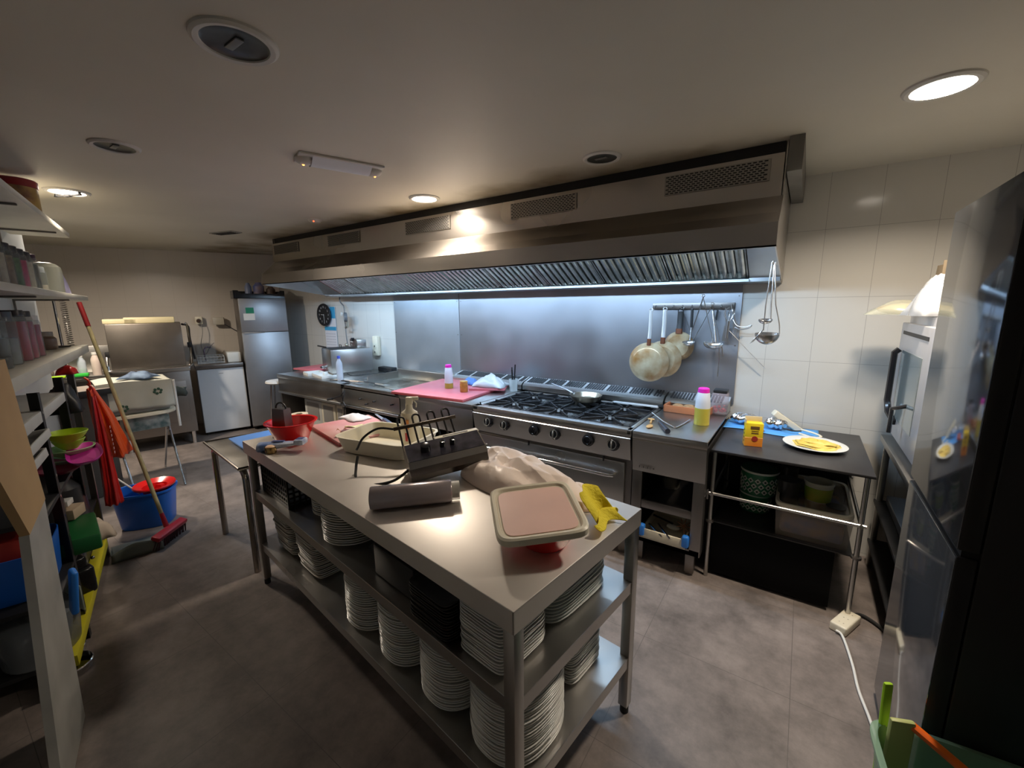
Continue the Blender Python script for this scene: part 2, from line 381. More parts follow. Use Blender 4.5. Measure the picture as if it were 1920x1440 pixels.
# ================================================================ cooking line along the back wall
YF, YB, ZT = 2.43, 3.285, .855
def worktop(b, x0, x1, z=ZT): b.box(x0+.002, x1-.002, YF, YB, z-.012, z, bev=.004); b.box(x0+.002, x1-.002, YF, YF+.012, z-.045, z-.004, bev=.003)
def flue(t, x0, x1, y=3.13):
    b = B(); b.extr([(y, .862), (y, .90), (y+.03, .925), (3.282, .955), (3.282, .862)], x0+.004, x1-.004); f = b.obj('flue_riser', STEEL, t)
    b = B(); n = int((x1-x0-.04)/.021)
    M = Matrix.Translation((0, y+.03, .925)) @ Matrix.Rotation(math.atan2(.03, .122), 4, 'X'); b.mat4(M)
    for k in range(n): 
        if (k % 9) == 8: continue
        xx = x0+.03+k*.021; b.box(xx, xx+.0135, .008, .116, -.001, .0035)
    b.obj('flue_slots', BLACKM, f)
def foot(t, x, y, z1=.15, w=.022):
    b = B(); b.box(x-w, x+w, y-w, y+w, .015, z1, bev=.003); b.box(x-w*.8, x+w*.8, y-w*.8, y+w*.8, 0, .015); b.obj('leg', STEELD, t)
# --- far left unit: open-base table with the fryer on it
t = thing('work_counter', 'far left stainless counter module with the deep fryer on top', 'counter', (0, 0, 0))
b = B(); worktop(b, -5.02, -3.765); b.obj('worktop', STEEL, t)
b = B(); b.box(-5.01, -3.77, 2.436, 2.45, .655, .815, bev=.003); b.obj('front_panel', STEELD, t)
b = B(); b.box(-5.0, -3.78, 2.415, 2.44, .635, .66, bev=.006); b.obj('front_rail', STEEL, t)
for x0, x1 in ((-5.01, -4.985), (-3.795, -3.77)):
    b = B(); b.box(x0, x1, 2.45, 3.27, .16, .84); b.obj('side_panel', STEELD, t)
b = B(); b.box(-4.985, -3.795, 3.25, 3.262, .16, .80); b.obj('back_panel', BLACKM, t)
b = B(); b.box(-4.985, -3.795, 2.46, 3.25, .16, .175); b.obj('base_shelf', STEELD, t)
for x in (-4.95, -3.83):
    for y in (2.5, 3.2): foot(t, x, y, .16)
# --- griddle unit
t = thing('griddle', 'stainless griddle with a recessed flat steel plate and its knobs missing', 'griddle', (0, 0, 0))
b = B(); b.box(-3.763, -2.90, YF, YF+.09, ZT-.03, ZT, bev=.004); b.box(-3.763, -3.70, YF, YB, ZT-.03, ZT, bev=.003); b.box(-2.96, -2.90, YF, YB, ZT-.03, ZT, bev=.003); b.box(-3.7, -2.96, 3.12, YB, ZT-.03, ZT+.02, bev=.004); b.obj('worktop', STEEL, t)
b = B(); b.box(-3.70, -2.96, YF+.09, 3.12, ZT-.04, ZT-.022); b.obj('cooking_plate', mat('griddle_plate', (.55, .53, .46), .3, 1, var=.35, vs=4, rv=.12), t)
b = B(); b.box(-3.70, -2.96, 3.10, 3.12, ZT-.03, ZT+.075, bev=.003); b.box(-3.70, -3.69, 2.7, 3.11, ZT-.03, ZT+.05); b.obj('splash_guard', STEEL, t)
b = B(); b.box(-3.76, -2.905, 2.436, 2.45, .655, .812, bev=.003); b.obj('front_panel', STEEL, t)
b = B(); b.box(-3.76, -2.905, 2.41, 2.44, .63, .655, bev=.006); b.obj('front_rail', STEEL, t)
for x in (-3.45, -3.24, -3.36, -2.99):
    b = B(); z = .74 if x != -3.36 else .70; b.cyl((x, 2.405, z), (x, 2.44, z), .007, seg=8); b.lathe([(0, 0), (.013, 0), (.013, .003), (0, .003)], 12, (0, 0, 0)) if 0 else None; b.obj('valve_spindle', BLACKM, t)
b = B(); b.tube(smoothp([(-3.70, 2.42, .81), (-3.70, 2.40, .77), (-3.74, 2.40, .74), (-3.80, 2.39, .72), (-3.86, 2.385, .70)], 4), .006, 6); b.cyl((-3.86, 2.385, .70), (-3.93, 2.38, .685), .013, seg=8); b.obj('ignition_lead', BLACKM, t)
b = B(); b.tube(smoothp([(-3.69, 2.42, .80), (-3.685, 2.40, .74), (-3.70, 2.40, .69), (-3.67, 2.40, .65), (-3.68, 2.40, .61)], 4), .007, 6); b.obj('gas_pipe', BLACKM, t)
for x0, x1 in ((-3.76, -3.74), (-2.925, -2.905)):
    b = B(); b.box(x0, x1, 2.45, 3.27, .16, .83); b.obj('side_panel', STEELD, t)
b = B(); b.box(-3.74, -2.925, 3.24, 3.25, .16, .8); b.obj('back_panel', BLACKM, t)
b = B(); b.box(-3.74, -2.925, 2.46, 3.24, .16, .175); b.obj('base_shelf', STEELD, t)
for x in (-3.72, -2.95):
    for y in (2.5, 3.2): foot(t, x, y, .16)
# --- neutral unit with the pink board
t = thing('work_counter', 'stainless counter module under the large pink chopping board', 'counter', (0, 0, 0))
b = B(); worktop(b, -2.898, -2.055); b.obj('worktop', STEEL, t)
b = B(); b.box(-2.895, -2.06, 2.438, 2.452, .60, .815, bev=.003); b.obj('front_panel', STEEL, t)
for x0, x1 in ((-2.895, -2.875), (-2.08, -2.06)):
    b = B(); b.box(x0, x1, 2.452, 3.27, .16, .84); b.obj('side_panel', STEELD, t)
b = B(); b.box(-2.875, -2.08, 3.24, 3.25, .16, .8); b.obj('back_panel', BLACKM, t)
b = B(); b.box(-2.875, -2.08, 2.46, 3.24, .16, .175); b.obj('base_shelf', STEELD, t)
for x in (-2.86, -2.1):
    for y in (2.5, 3.2): foot(t, x, y, .16)
flue(t, -2.898, -2.055)
# --- six burner range
t = thing('gas_range', 'six burner stainless gas range with an oven and black knobs', 'stove', (0, 0, 0))
RX0, RX1 = -2.05, -.80
b = B(); b.box(RX0, RX1, YF, YF+.07, ZT-.045, ZT, bev=.006); b.box(RX0, RX0+.05, YF, YB, ZT-.03, ZT, bev=.003); b.box(RX1-.03, RX1, YF, YB, ZT-.03, ZT, bev=.003); b.box(RX0, RX1, 3.08, YB, ZT-.03, ZT, bev=.003); b.obj('worktop', STEEL, t)
b = B(); b.box(RX0+.05, RX1-.03, YF+.07, 3.08, ZT-.05, ZT-.035); b.obj('burner_tray', mat('greasy_tray', (.30, .29, .27), .3, .9, var=.5, vs=18, rv=.15), t)
b = B(); b.extr([(2.44, .812), (2.425, .80), (2.452, .655), (2.47, .655), (2.47, .812)], RX0+.004, RX1-.004); b.obj('control_panel', STEEL, t)
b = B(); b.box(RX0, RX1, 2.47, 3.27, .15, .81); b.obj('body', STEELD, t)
for x, zz, dial in ((-1.895, .745, 1), (-1.745, .743, 1), (-1.49, .745, 0), (-1.325, .745, 1), (-1.08, .745, 0), (-.912, .745, 1)):
    M = Matrix.Translation((x, 2.437, zz)) @ Matrix.Rotation(math.radians(90-10), 4, 'X')
    k = B().mat4(M); k.lathe([(0, 0), (.040, 0), (.042, .005), (.034, .012), (.029, .016), (.028, .030), (.024, .034), (0, .034)], 28); ko = k.obj('knob', BLACKG, t)
    k = B().mat4(M)
    if dial: 
        k.lathe([(.026, .0350), (.030, .0365), (.030, .033), (.026, .032)], 28); k.box(-.004, .004, -.024, .024, .034, .046, bev=.002)
        k.obj('dial_ring', mat('worn_knob_ring', (.45, .43, .38), .3, .8), ko)
        k = B().mat4(M); k.box(-.002, .002, .008, .022, .046, .0468); k.obj('pointer', WHITEP, ko)
    else: k.lathe([(0, .034), (.020, .034), (.034, .030), (.036, .022), (.03, .014)], 28); k.obj('knob_cap', BLACKG, ko)
b = B(); b.box(RX0+.01, RX1-.04, 2.452, 2.47, .22, .632, bev=.006); d = b.obj('oven_door', STEEL, t)
b = B(); b.tube([(-1.93, 2.452, .55), (-1.93, 2.40, .552)]+[(-1.90, 2.388, .553), (-.93, 2.388, .553)]+[(-.90, 2.40, .552), (-.90, 2.452, .55)], .0105, 10); b.obj('handle', CHROME, d)
for x in (-1.93+.38, -.98):
    b = B(); b.box(x-.004, x+.004, 2.444, 2.454, .618, .65); b.obj('hinge_tab', BLACKM, t)
b = B(); b.box(RX0+.01, RX1-.01, 2.448, 2.47, .16, .21, bev=.004); b.obj('kick_plate', STEELD, t)
for x in (RX0+.05, RX1-.05):
    for y in (2.5, 3.2): foot(t, x, y, .15)
flue(t, RX0, RX1)
gw = (RX1-.03-RX0-.05)/3
for k in range(3):
    x0 = RX0+.05+k*gw
    for r in range(2):
        cy = YF+.07+.15+r*.29; cx = x0+gw/2
        b = B(); b.lathe([(0, 0), (.062, 0), (.066, .012), (.05, .02), (.03, .022), (0, .022)], 24, (cx, cy, ZT-.034)); bu = b.obj('burner', IRON, t)
        b = B(); b.lathe([(.02, .022), (.042, .024), (.044, .03), (.02, .034), (0, .034)], 24, (cx, cy, ZT-.034)); b.obj('burner_cap', mat('worn_burner_cap', (.35, .33, .30), .35, .8, var=.4, vs=30), bu)
        b = B(); b.prism([(cx-.10, cy-.09), (cx-.03, cy-.115), (cx+.05, cy-.10), (cx+.105, cy-.03), (cx+.09, cy+.07), (cx, cy+.11), (cx-.09, cy+.08)], ZT-.036, ZT-.0335); b.obj('foil_liner', mat('crumpled_foil', (.62, .60, .56), .25, 1, bump=1, bs=60), t)
    b = B(); z0, z1 = ZT-.022, ZT+.012; xa, xb = x0+.008, x0+gw-.008; ya, yb = YF+.078, 3.07
    for x in (xa, xb): b.box(x-.005, x+.005, ya, yb, z0, z1-.012)
    for y in (ya, (ya+yb)/2, yb): b.box(xa, xb, y-.005, y+.005, z0, z1-.012)
    for r in range(2):
        cy = YF+.07+.15+r*.29; cx = x0+gw/2
        for q in range(8):
            a = q*PI/4+PI/8*0; ca, sa = math.cos(a), math.sin(a)
            L1 = min((xb-cx)/max(abs(ca), .01), .145/max(abs(sa), .01))
            b.at((cx, cy, 0), rz=a); b.box(.035, L1, -.005, .005, z1-.02, z1, bev=.002, seg=1)
        b.at()
    for x in (xa, xb):
        for y in (ya, yb): b.box(x-.006, x+.006, y-.006, y+.006, ZT-.036, z0)
    b.obj('pan_support', IRON, t)
b = B(); b.cyl((RX0+.03, YF+.06, ZT), (RX0+.03, YF+.06, ZT+.016), .006, seg=8); b.obj('stop_pin', BLACKM, t)
# --- right open-base unit
t = thing('work_counter', 'right end stainless counter module with an open base and sliding tray', 'counter', (0, 0, 0))
RA, RB = -.795, -.37
b = B(); worktop(b, RA, RB); b.obj('worktop', STEEL, t)
b = B(); b.extr([(2.44, .812), (2.432, .80), (2.455, .60), (2.47, .60), (2.47, .812)], RA+.004, RB-.004); p = b.obj('front_panel', STEEL, t)
b = B(); b.box(RA+.012, RA+.13, 2.4365, 2.4395, .765, .788); b.obj('blank_sticker', mat('pale_sticker', (.5, .5, .5), .4, .3), p)
b = B(); M = Matrix.Translation((RA+.085, 2.4415, .635)) @ Matrix.Rotation(PI/2-.12, 4, 'X')
for k in range(6): b.mat4(M); b.lathe([(.004, 0), (.0065, 0), (.0065, .0012), (.004, .0012)], 10, (-.032+k*.0125, 0, 0)) if k % 2 else b.box(-.037+k*.0125, -.031+k*.0125, -.007, .007, 0, .001)
b.box(.045, .055, -.004, .004, 0, .001)
b.obj('embossed_mark', STEELD, p)
for x0, x1 in ((RA+.004, RA+.065), (RB-.065, RB-.004)):
    b = B(); b.box(x0, x1, 2.455, 2.475, .14, .60, bev=.002); b.obj('front_post', STEELD, t)
for x0, x1 in ((RA+.004, RA+.01), (RB-.01, RB-.004)):
    b = B(); b.box(x0, x1, 2.475, 3.27, .14, .81); b.obj('side_panel', STEELD, t)
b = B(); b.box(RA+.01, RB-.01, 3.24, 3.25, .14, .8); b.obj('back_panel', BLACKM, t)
b = B(); b.box(RA+.01, RB-.01, 2.455, 3.24, .14, .165); b.box(RA+.01, RB-.01, 2.455, 2.47, .14, .175); b.obj('base_shelf', STEELD, t)
b = B(); b.box(RA+.066, RB-.066, 2.458, 2.475, .365, .415, bev=.002); b.obj('cross_bar', STEELD, t)
b = B(); b.box(RA+.066, RB-.066, 2.475, 3.2, .395, .402); b.obj('middle_shelf', STEELD, t)
for x in (RA+.06, RB-.06):
    for y in (2.5, 3.2): foot(t, x, y, .14, .026)
flue(t, RA, RB)
b = B(); b.box(-.36, -.352, 2.449, 2.452, .52, .58); b.tube([(-.365, 2.45, .58), (-.362, 2.44, .56), (-.368, 2.438, .535)], .003, 6)
solo(b, 'side_hook', CHROME, 'tiny steel hook on the right edge of the end counter module', 'hook') if 0 else b.obj('side_hook', CHROME, t)

# wall rack with hooks
t = thing('utensil_rack', 'steel hook rail on the backsplash holding pans and utensils', 'rack', (0, 0, 0))
b = B(); b.box(-.955, -.40, 3.268, 3.286, 1.572, 1.615, bev=.002); b.obj('rail', STEELD, t)
for k in range(9):
    x = -.93+k*.064; b = B(); b.tube([(x, 3.268, 1.60), (x, 3.255, 1.585), (x, 3.245, 1.57), (x, 3.238, 1.575), (x, 3.232, 1.59)], .0035, 6); b.obj('hook', CHROME, t)
PANB = mat('stained_pan_underside', (.66, .58, .40), .35, .3, c2=(.36, .17, .04), vs=8, bump=.05)
PHM = mat('pan_handle_steel', (.80, .80, .80), .32, .8)
PANI = mat('dark_pan', (.05, .045, .04), .4, .3)
def hung_pan(x, ytip, zt, zc, r, lab, hmat, hw, blackh=False):
    # zt top of handle, zc centre of pan disc; underside faces the room
    t = thing('frying_pan', lab, 'frying pan', (x, ytip, zc), group='frying pans on the hook rail')
    M = Matrix.Rotation(PI/2, 4, 'X')
    b = B().mat4(M); b.lathe([(0, .028), (r*.72, .028), (r*.78, .022), (r, -.012), (r*1.01, -.014), (r*.97, -.012), (r*.75, .02), (0, .024)], 44); b.obj('pan_body', PANB, t)
    L_ = zt-zc; b = B(); y = .0
    b.tube([(0, y-.005, r*.92), (0, y, r*1.15), (0, y+.012, r+.35*(L_-r)), (0, y+.015, L_-.02)], hw, 8, flat=.35)
    h = b.obj('handle', hmat, t)
    b = B(); b.tube(arc((0, y+.015, L_-.018), hw*.9, 0, 2*PI, 14)[:-1], .0035, 6, closed=True); b.obj('hanging_eye', hmat, h)
    b = B(); b.tube([(0, y-.006, r*.86), (0, y-.002, r*1.2)], hw*1.15, 8, flat=.5); b.obj('burnt_collar', mat('burnt_collar', (.16, .05, .02), .5, .4), h)
    return t
hung_pan(-.925, 3.12, 1.585, 1.185, .145, 'largest hanging frying pan, scorched cream underside facing out, nearest the room', PHM, .013)
hung_pan(-.845, 3.19, 1.59, 1.205, .135, 'scorched frying pan hanging half hidden behind the largest one', PHM, .015)
hung_pan(-.745, 3.235, 1.575, 1.305, .105, 'smaller hanging frying pan with a wide black handle, right of the other two', BLACKM, .021)
# utensils on the rail
def utensil(name, lab, cat, pts, r, m, head=None, hm=None, grip=None, gm=None):
    t = thing(name, lab, cat, pts[0], group='utensils on the hook rail')
    o0 = Vector(pts[0]); q = [Vector(p)-o0 for p in pts]
    b = B(); b.tube(q, r, 8, flat=.6); b.obj('shaft', m, t)
    if head: h = B(); head(h, q[-1]); h.obj('head', hm or m, t)
    if grip: b = B(); b.tube([q[0]*.98+q[1]*.02, q[0]*(1-grip)+q[1]*grip], r*1.9, 8, flat=.6); b.obj('grip', gm or BLACKM, t)
    return t
UT = mat('utensil_steel', (.62, .62, .62), .3, 1)
def bowl(r, tilt=.9, rz=0, d=.7, ox=0):
    def f(h, p):
        h.at(Vector(p)+Vector((-r*.97*math.sin(ox), -r*.97*math.cos(ox), .004)), rz=rz, rx=tilt); n = 7
        h.lathe([(r*math.sin(PI/2*k/n), -r*d*math.cos(PI/2*k/n)) for k in range(n+1)]+[((r-.002)*math.sin(PI/2*k/n), -(r-.002)*d*math.cos(PI/2*k/n)) for k in range(n, -1, -1)], 24)
    return f
utensil('ladle', 'small ladle with a black grip hanging left of the tongs', 'ladle', [(-.665, 3.235, 1.575), (-.66, 3.22, 1.42), (-.66, 3.2, 1.34)], .005, UT, bowl(.042, .2), grip=.85)
utensil('ladle', 'ladle with a shiny round bowl hanging right of the tongs', 'ladle', [(-.53, 3.235, 1.56), (-.50, 3.2, 1.42), (-.485, 3.18, 1.335)], .005, UT, bowl(.05, .2))
utensil('ladle', 'second ladle half behind the shiny round one', 'ladle', [(-.50, 3.25, 1.57), (-.515, 3.24, 1.42), (-.52, 3.22, 1.33)], .005, UT, bowl(.045, .35, 1.2), grip=.5)
def tongs(lab, x, z, x1, x2, L_, y=3.2, m=CHROME, y2=3.23):
    t = thing('tongs', lab, 'tongs', (x, y, z), group='utensils on the hook rail')
    for xe, yy in ((x1, 0), (x2, y2-y)):
        b = B(); b.tube([(0, yy*.3, 0), ((xe-x)*.5, yy, -L_*.5), (xe-x, yy, -L_)], .0065, 8, flat=.4); b.obj('arm', m, t)
    b = B(); b.tube(arc((0, 0, .008), .009, 0, 2*PI, 12)[:-1], .003, 6, closed=True); b.obj('hanging_ring', m, t)
tongs('long tongs hanging open by their ring in the middle of the rail', -.592, 1.655, -.50, -.68, .33)
tongs('shorter tongs hanging behind, right of the long pair', -.535, 1.60, -.46, -.67, .30, 3.235, UT, 3.25)
tongs('thin tongs crossing behind the black handled ladle', -.735, 1.57, -.655, -.70, .20, 3.255, UT, 3.26)
t = thing('whisk', 'bundled wire whisk hanging near the right end of the rail', 'whisk', (-.425, 3.22, 1.575), group='utensils on the hook rail')
b = B()
for k in range(8):
    a = k*PI/4; b.tube(smoothp([(.006*math.cos(a), .006*math.sin(a), -.09), (.032*math.cos(a), .022*math.sin(a), -.045), (.028*math.cos(a), .02*math.sin(a), -.01), (0, 0, .008)], 4), .0018, 5)
b.obj('wires', UT, t)
b = B(); b.tube([(0, 0, -.085), (-.005, 0, -.20)], .012, 10, r1=.009); b.obj('handle', UT, t)
for k, (x, xe, ze, la) in enumerate(((-.455, -.44, 1.40, 'flat steel spatula hanging beside the whisk, left of it'), (-.41, -.385, 1.42, 'steel serving fork hanging beside the whisk, right of it'))):
    t = thing('spatula' if k == 0 else 'serving_fork', la, 'utensil', (x, 3.25, 1.58), group='utensils on the hook rail')
    b = B(); b.tube([(0, 0, 0), (xe-x, 0, ze-1.58+.06)], .006, 8, flat=.5); b.obj('handle', UT, t)
    b = B().at((xe-x, 0, ze-1.58))
    if k == 0: b.prism([(-.022, -.001), (.022, -.001), (.022, .001), (-.022, .001)], -.05, .06, top=.5)
    else:
        for dx in (-.01, 0, .01): b.cyl((dx*1.2, 0, -.05), (dx, 0, .02), .002, seg=6)
        b.box(-.013, .013, -.001, .001, .015, .065)
    b.obj('blade', UT, t)
b = B(); b.tube([(-.415, 3.22, 1.425), (-.30, 3.235, 1.30), (-.185, 3.25, 1.178)], .0028, 6); solo(b, 'skewer', UT, 'thin straight steel skewer sticking out right over the tiles', 'skewer', group=None)
b = B(); b.tube(smoothp([(-.40, 3.23, 1.50), (-.37, 3.22, 1.46), (-.32, 3.215, 1.452), (-.285, 3.215, 1.465), (-.30, 3.22, 1.445), (-.35, 3.22, 1.435), (-.385, 3.23, 1.45)], 5), .003, 6)
solo(b, 'wire_strainer', UT, 'looped wire handle poking out right of the whisk', 'utensil')
b = B(); b.tube([(-.47, 3.235, 1.31), (-.468, 3.24, 1.20), (-.47, 3.255, 1.10)], .004, 8); b.tube([(-.452, 3.21, 1.32), (-.44, 3.215, 1.25)], .004, 8); solo(b, 'steel_rod', UT, 'long thin steel rod hanging below the round ladle down to the jar', 'utensil')
# ladles hooked over the hood end
for lab, pts, hd, nm in (('perforated skimmer hanging from the hood corner, left of its ladle', [(-.155, 2.46, 1.80), (-.165, 2.47, 1.60), (-.165, 2.48, 1.47)], 's', 'skimmer'),
        ('large ladle with a deep bowl hanging lowest from the hood corner', [(-.145, 2.50, 1.80), (-.125, 2.51, 1.60), (-.10, 2.51, 1.50), (-.095, 2.5, 1.45)], 'l', 'ladle'),
        ('small ladle hanging behind from the hood corner', [(-.15, 2.53, 1.79), (-.145, 2.53, 1.60), (-.14, 2.53, 1.52)], 'm', 'ladle')):
    t = thing(nm, lab, 'ladle' if nm == 'ladle' else 'skimmer', pts[0], group='ladles on the hood corner')
    o0 = Vector(pts[0]); q = [Vector(p)-o0 for p in pts]
    b = B(); b.tube([q[0]+Vector((.008, 0, -.01)), q[0]+Vector((.004, 0, .006))]+q, .0045, 8, flat=.6); b.obj('handle', UT, t)
    b = B()
    if hd == 's': b.at(q[-1]+Vector((-.022, 0, -.034)), ry=-.95); b.lathe([(0, -.002), (.03, 0), (.045, .006), (.044, .007), (.03, .002), (0, 0)], 24, sx=1.0, sy=.75); b.obj('perforated_bowl', UT, t)
    elif hd == 'l': bowl(.055, .10, 0, 1.0, 1.45)(b, q[-1]); b.obj('bowl', UT, t)
    else: bowl(.032, .15, 0, .7, .8)(b, q[-1]); b.obj('bowl', UT, t)

# ---------------------------------------------------------------- things on the cooking line
ZC = ZT+.001
# deep fryer
t = thing('deep_fryer', 'square stainless countertop deep fryer with a basket', 'deep fryer', (-4.37, 2.95, ZC), -.33)
b = B(); b.box(-.22, .20, -.24, .22, .03, .29, bev=.006); b.obj('tank', STEEL, t)
b = B(); b.box(-.19, .17, -.21, .06, .288, .291); b.obj('oil_opening', BLACKM, t)
b = B(); b.box(-.17, .10, .08, .19, .29, .385, bev=.006); h = b.obj('control_head', STEEL, t)
b = B(); b.box(-.16, .03, .077, .081, .30, .375); f = b.obj('control_label', mat('dark_label', (.10, .06, .05), .4), h)
b = B(); b.box(-.14, -.03, .0755, .0775, .345, .355); b.text('CE', .025, Matrix.Translation((-.09, .0765, .315)) @ Matrix.Rotation(PI/2, 4, 'X')); b.obj('label_print', WHITEP, f)
b = B(); b.cyl((.0, .08, .385), (.0, .05, .385), .018); b.obj('knob', BLACKG, h)
b = B(); b.tube([(-.16, -.2, .295), (-.22, -.22, .30), (-.33, -.25, .305)], .009, 8); b.tube([(-.10, -.06, .291), (-.10, -.06, .325), (-.03, -.06, .325), (-.03, -.06, .291)], .004, 6); b.obj('basket_handle', BLACKM, t)
b = B(); b.cyl((-.12, -.24, .07), (-.12, -.275, .07), .018); b.cyl((-.12, -.275, .07), (-.09, -.285, .075), .012); b.obj('drain_tap', CHROME, t)
b = B(); b.box(-.2, .18, -.22, .2, 0, .03); b.obj('base', STEELD, t)
b = B(); b.tube(smoothp([(-4.25, 2.83, .87), (-4.1, 2.80, .862), (-4.02, 2.95, .862), (-3.95, 3.1, .862), (-3.99, 3.22, .862)], 6), .004, 6); solo(b, 'cable', RUB, 'thin black cord lying on the counter beside the deep fryer', 'cord')
b = B(); b.box(-4.14, -3.90, 3.18, 3.27, ZC, ZC+.055, bev=.01); solo(b, 'black_tray', BLACKM, 'low black tray standing against the wall right of the fryer', 'tray')
def bottle(name, lab, cat, loc, r, h, body, cap, neck=.35, capc=None, liquid=None, lm=None, capname='cap', group=None):
    t = thing(name, lab, cat, loc, group=group)
    b = B(); b.lathe([(0, 0), (r*.9, 0), (r, h*.03), (r, h*(.62)), (r*.93, h*.72), (r*neck*1.1, h*.86), (r*neck, h*.9), (r*neck, h*.93), (0, h*.93)], 20); b.obj('body', body, t)
    b = B(); b.lathe([(0, h*.9), (r*neck*1.25, h*.9), (r*neck*1.15, h), (0, h)], 16); b.obj(capname, cap, t)
    if liquid: b = B(); b.lathe([(0, .004), (r*.86, .004), (r*.93, h*.03), (r*.93, h*liquid), (0, h*liquid)], 20); b.obj('contents', lm, t)
    return t
WATERP = mat('clear_bottle_plastic', (.75, .82, .95), .12, alpha=.55)
bottle('water_bottle', 'clear plastic water bottle with a blue cap in front of the fryer', 'bottle', (-3.93, 2.54, ZC), .032, .26, WATERP, mat('blue_cap', (.06, .10, .55), .4), .42)
for x, y, rz, la, g in ((-4.30, 2.62, -.25, 'shallow white tray with a small block on it, in front of the fryer', 1), (-4.56, 2.62, -.25, 'shallow white tray at the far left of the counter', 0)):
    t = thing('serving_tray', la, 'tray', (x, y, ZC), rz)
    b = B(); w_, d_ = (.17, .11) if g else (.09, .09)
    b.box(-w_, w_, -d_, d_, 0, .012, bev=.003); b.obj('base', WHITEP, t)
    b = B()
    for a in ((-w_, w_, -d_, -d_+.008), (-w_, w_, d_-.008, d_), (-w_, -w_+.008, -d_, d_), (w_-.008, w_, -d_, d_)): b.box(*a, .0, .035, bev=.002)
    b.obj('rim', WHITEP, t)
b = B(); b.box(-.02, .02, -.02, .02, 0, .035, bev=.004); solo(b, 'white_block', WHITEP, 'small white block lying on the shallow tray by the fryer', 'block', (-4.33, 2.62, ZC+.013))
b = B(); b.box(-.23, .23, -.20, .20, 0, .02, bev=.003)
solo(b, 'chopping_board', [PINKB], 'pink chopping board at the far left end of the counter behind the trays', 'chopping board', (-4.96, 2.93, ZC), .1)
# dark utensils lying over the griddle front
for k, (xa, ya, xb, yb, nm, la) in enumerate(((-4.05, 2.50, -3.62, 2.60, 'tongs', 'black and steel tongs lying across the counter seam, nearest the edge'), (-4.0, 2.56, -3.55, 2.53, 'spatula', 'dark handled spatula lying crossed over the tongs on the counter'), (-3.66, 2.62, -3.25, 2.60, 'spatula', 'griddle spatula with a black handle lying on the griddle front'), (-3.40, 2.56, -3.02, 2.50, 'knife', 'long knife lying along the front edge of the griddle'))):
    t = thing(nm, la, 'utensil', (xa, ya, ZC+.006)); d = Vector((xb-xa, yb-ya, .0))
    b = B(); b.tube([(0, 0, 0), d*.5], .008, 8, flat=.6); b.obj('handle', BLACKM, t)
    b = B(); b.tube([d*.5, d*.85], .004, 6)
    nrm = Vector((-d.y, d.x, 0)).normalized()*(.03 if nm == 'spatula' else .014)
    b.prism([d*.8-nrm, d-nrm, d+nrm, d*.8+nrm], -.001, .0015) if nm != 'tongs' else b.tube([d*.1+nrm, d*.8+nrm*1.6, d], .005, 6)
    b.obj('blade', UT if nm != 'tongs' else STEELD, t)
# pink board on the neutral unit, jars and cloths on it
t = thing('chopping_board', 'large pink chopping board in the middle of the cooking line', 'chopping board', (-2.57, 2.80, ZC), .10)
b = B(); b.box(-.41, .36, -.38, .40, .003, .022, bev=.002); b.box(-.41, .36, -.381, .401, 0, .008, mi=1); b.obj('slab', [PINKB, PINKE], t)
b = B(); b.box(-.16, .16, -.10, .10, 0, .018, bev=.002); solo(b, 'chopping_board', PINKB, 'small pink board lying on top of the large one beside the range', 'chopping board', (-2.28, 2.93, ZC+.0225), .5)
SQZ = mat('squeeze_bottle_plastic', (.78, .80, .86), .35, alpha=.85)
MAG = mat('magenta_cap', (.75, .02, .42), .4)
def squeeze(loc, lab, h=.19, r=.036, lm=None, fill=.2):
    t = thing('squeeze_bottle', lab, 'bottle', loc)
    b = B(); b.lathe([(0, 0), (r*.94, 0), (r, .008), (r*.98, h*.6), (r*.82, h*.86), (r*.7, h*.9), (0, h*.9)], 22); b.obj('body', SQZ, t)
    b = B(); b.lathe([(0, h*.88), (r*.78, h*.88), (r*.74, h*.98), (r*.6, h), (0, h)], 20); b.obj('cap', MAG, t)
    b = B(); b.lathe([(0, .001), (r*1.01, .001), (r*1.02, .01), (r*1.01, h*fill), (0, h*fill)], 22); b.obj('contents', lm, t)
squeeze((-2.60, 2.76, ZC+.023), 'white squeeze bottle with a magenta cap on the pink board', .215, .038, mat('mustard_sauce', (.42, .30, .05), .4), .22)
squeeze((-.475, 2.80, ZC), 'squeeze bottle with a magenta cap and yellow oil near the range corner', .235, .045, mat('yellow_oil', (.52, .43, .06), .3), .46)
t = thing('sauce_jar', 'small glass jar of orange sauce on the pink board', 'jar', (-2.37, 2.70, ZC+.023))
b = B(); b.lathe([(0, 0), (.033, 0), (.035, .01), (.035, .07), (.03, .08), (0, .08)], 20); b.obj('jar_body', mat('orange_sauce', (.55, .22, .05), .2, var=.3, vs=30), t)
b = B(); b.lathe([(.032, .078), (.034, .082), (.034, .095), (0, .096)], 20); b.obj('lid', mat('orange_lid', (.62, .38, .10), .4), t)
def crumple(w_, d_, h_, seed, n=16, fold=1.0):
    rnd = random.Random(seed); ph = [(rnd.uniform(0, 6), rnd.uniform(3, 9), rnd.uniform(3, 9)) for _ in range(7)]
    def fn(u, v):
        x, y = (u-.5)*w_, (v-.5)*d_; e = math.sin(PI*u)**.6*math.sin(PI*v)**.6 if 0 < u < 1 and 0 < v < 1 else 0
        s = 0
        for p, a, c in ph: s += abs(math.sin(p+a*u*fold+c*v*fold))
        k = 1+.08*math.sin(9*u+ph[0][0])+.08*math.sin(8*v+ph[1][0])
        return (x*k, y*k, .003+h_*e*(.35+.65*s/4.4))
    return fn
CLOTHB = mat('blue_cloth', (.12, .25, .62), .85, var=.2, bump=.3, bs=60)
CLOTHW = mat('white_plastic_film', (.68, .70, .72), .3, var=.1, alpha=.8)
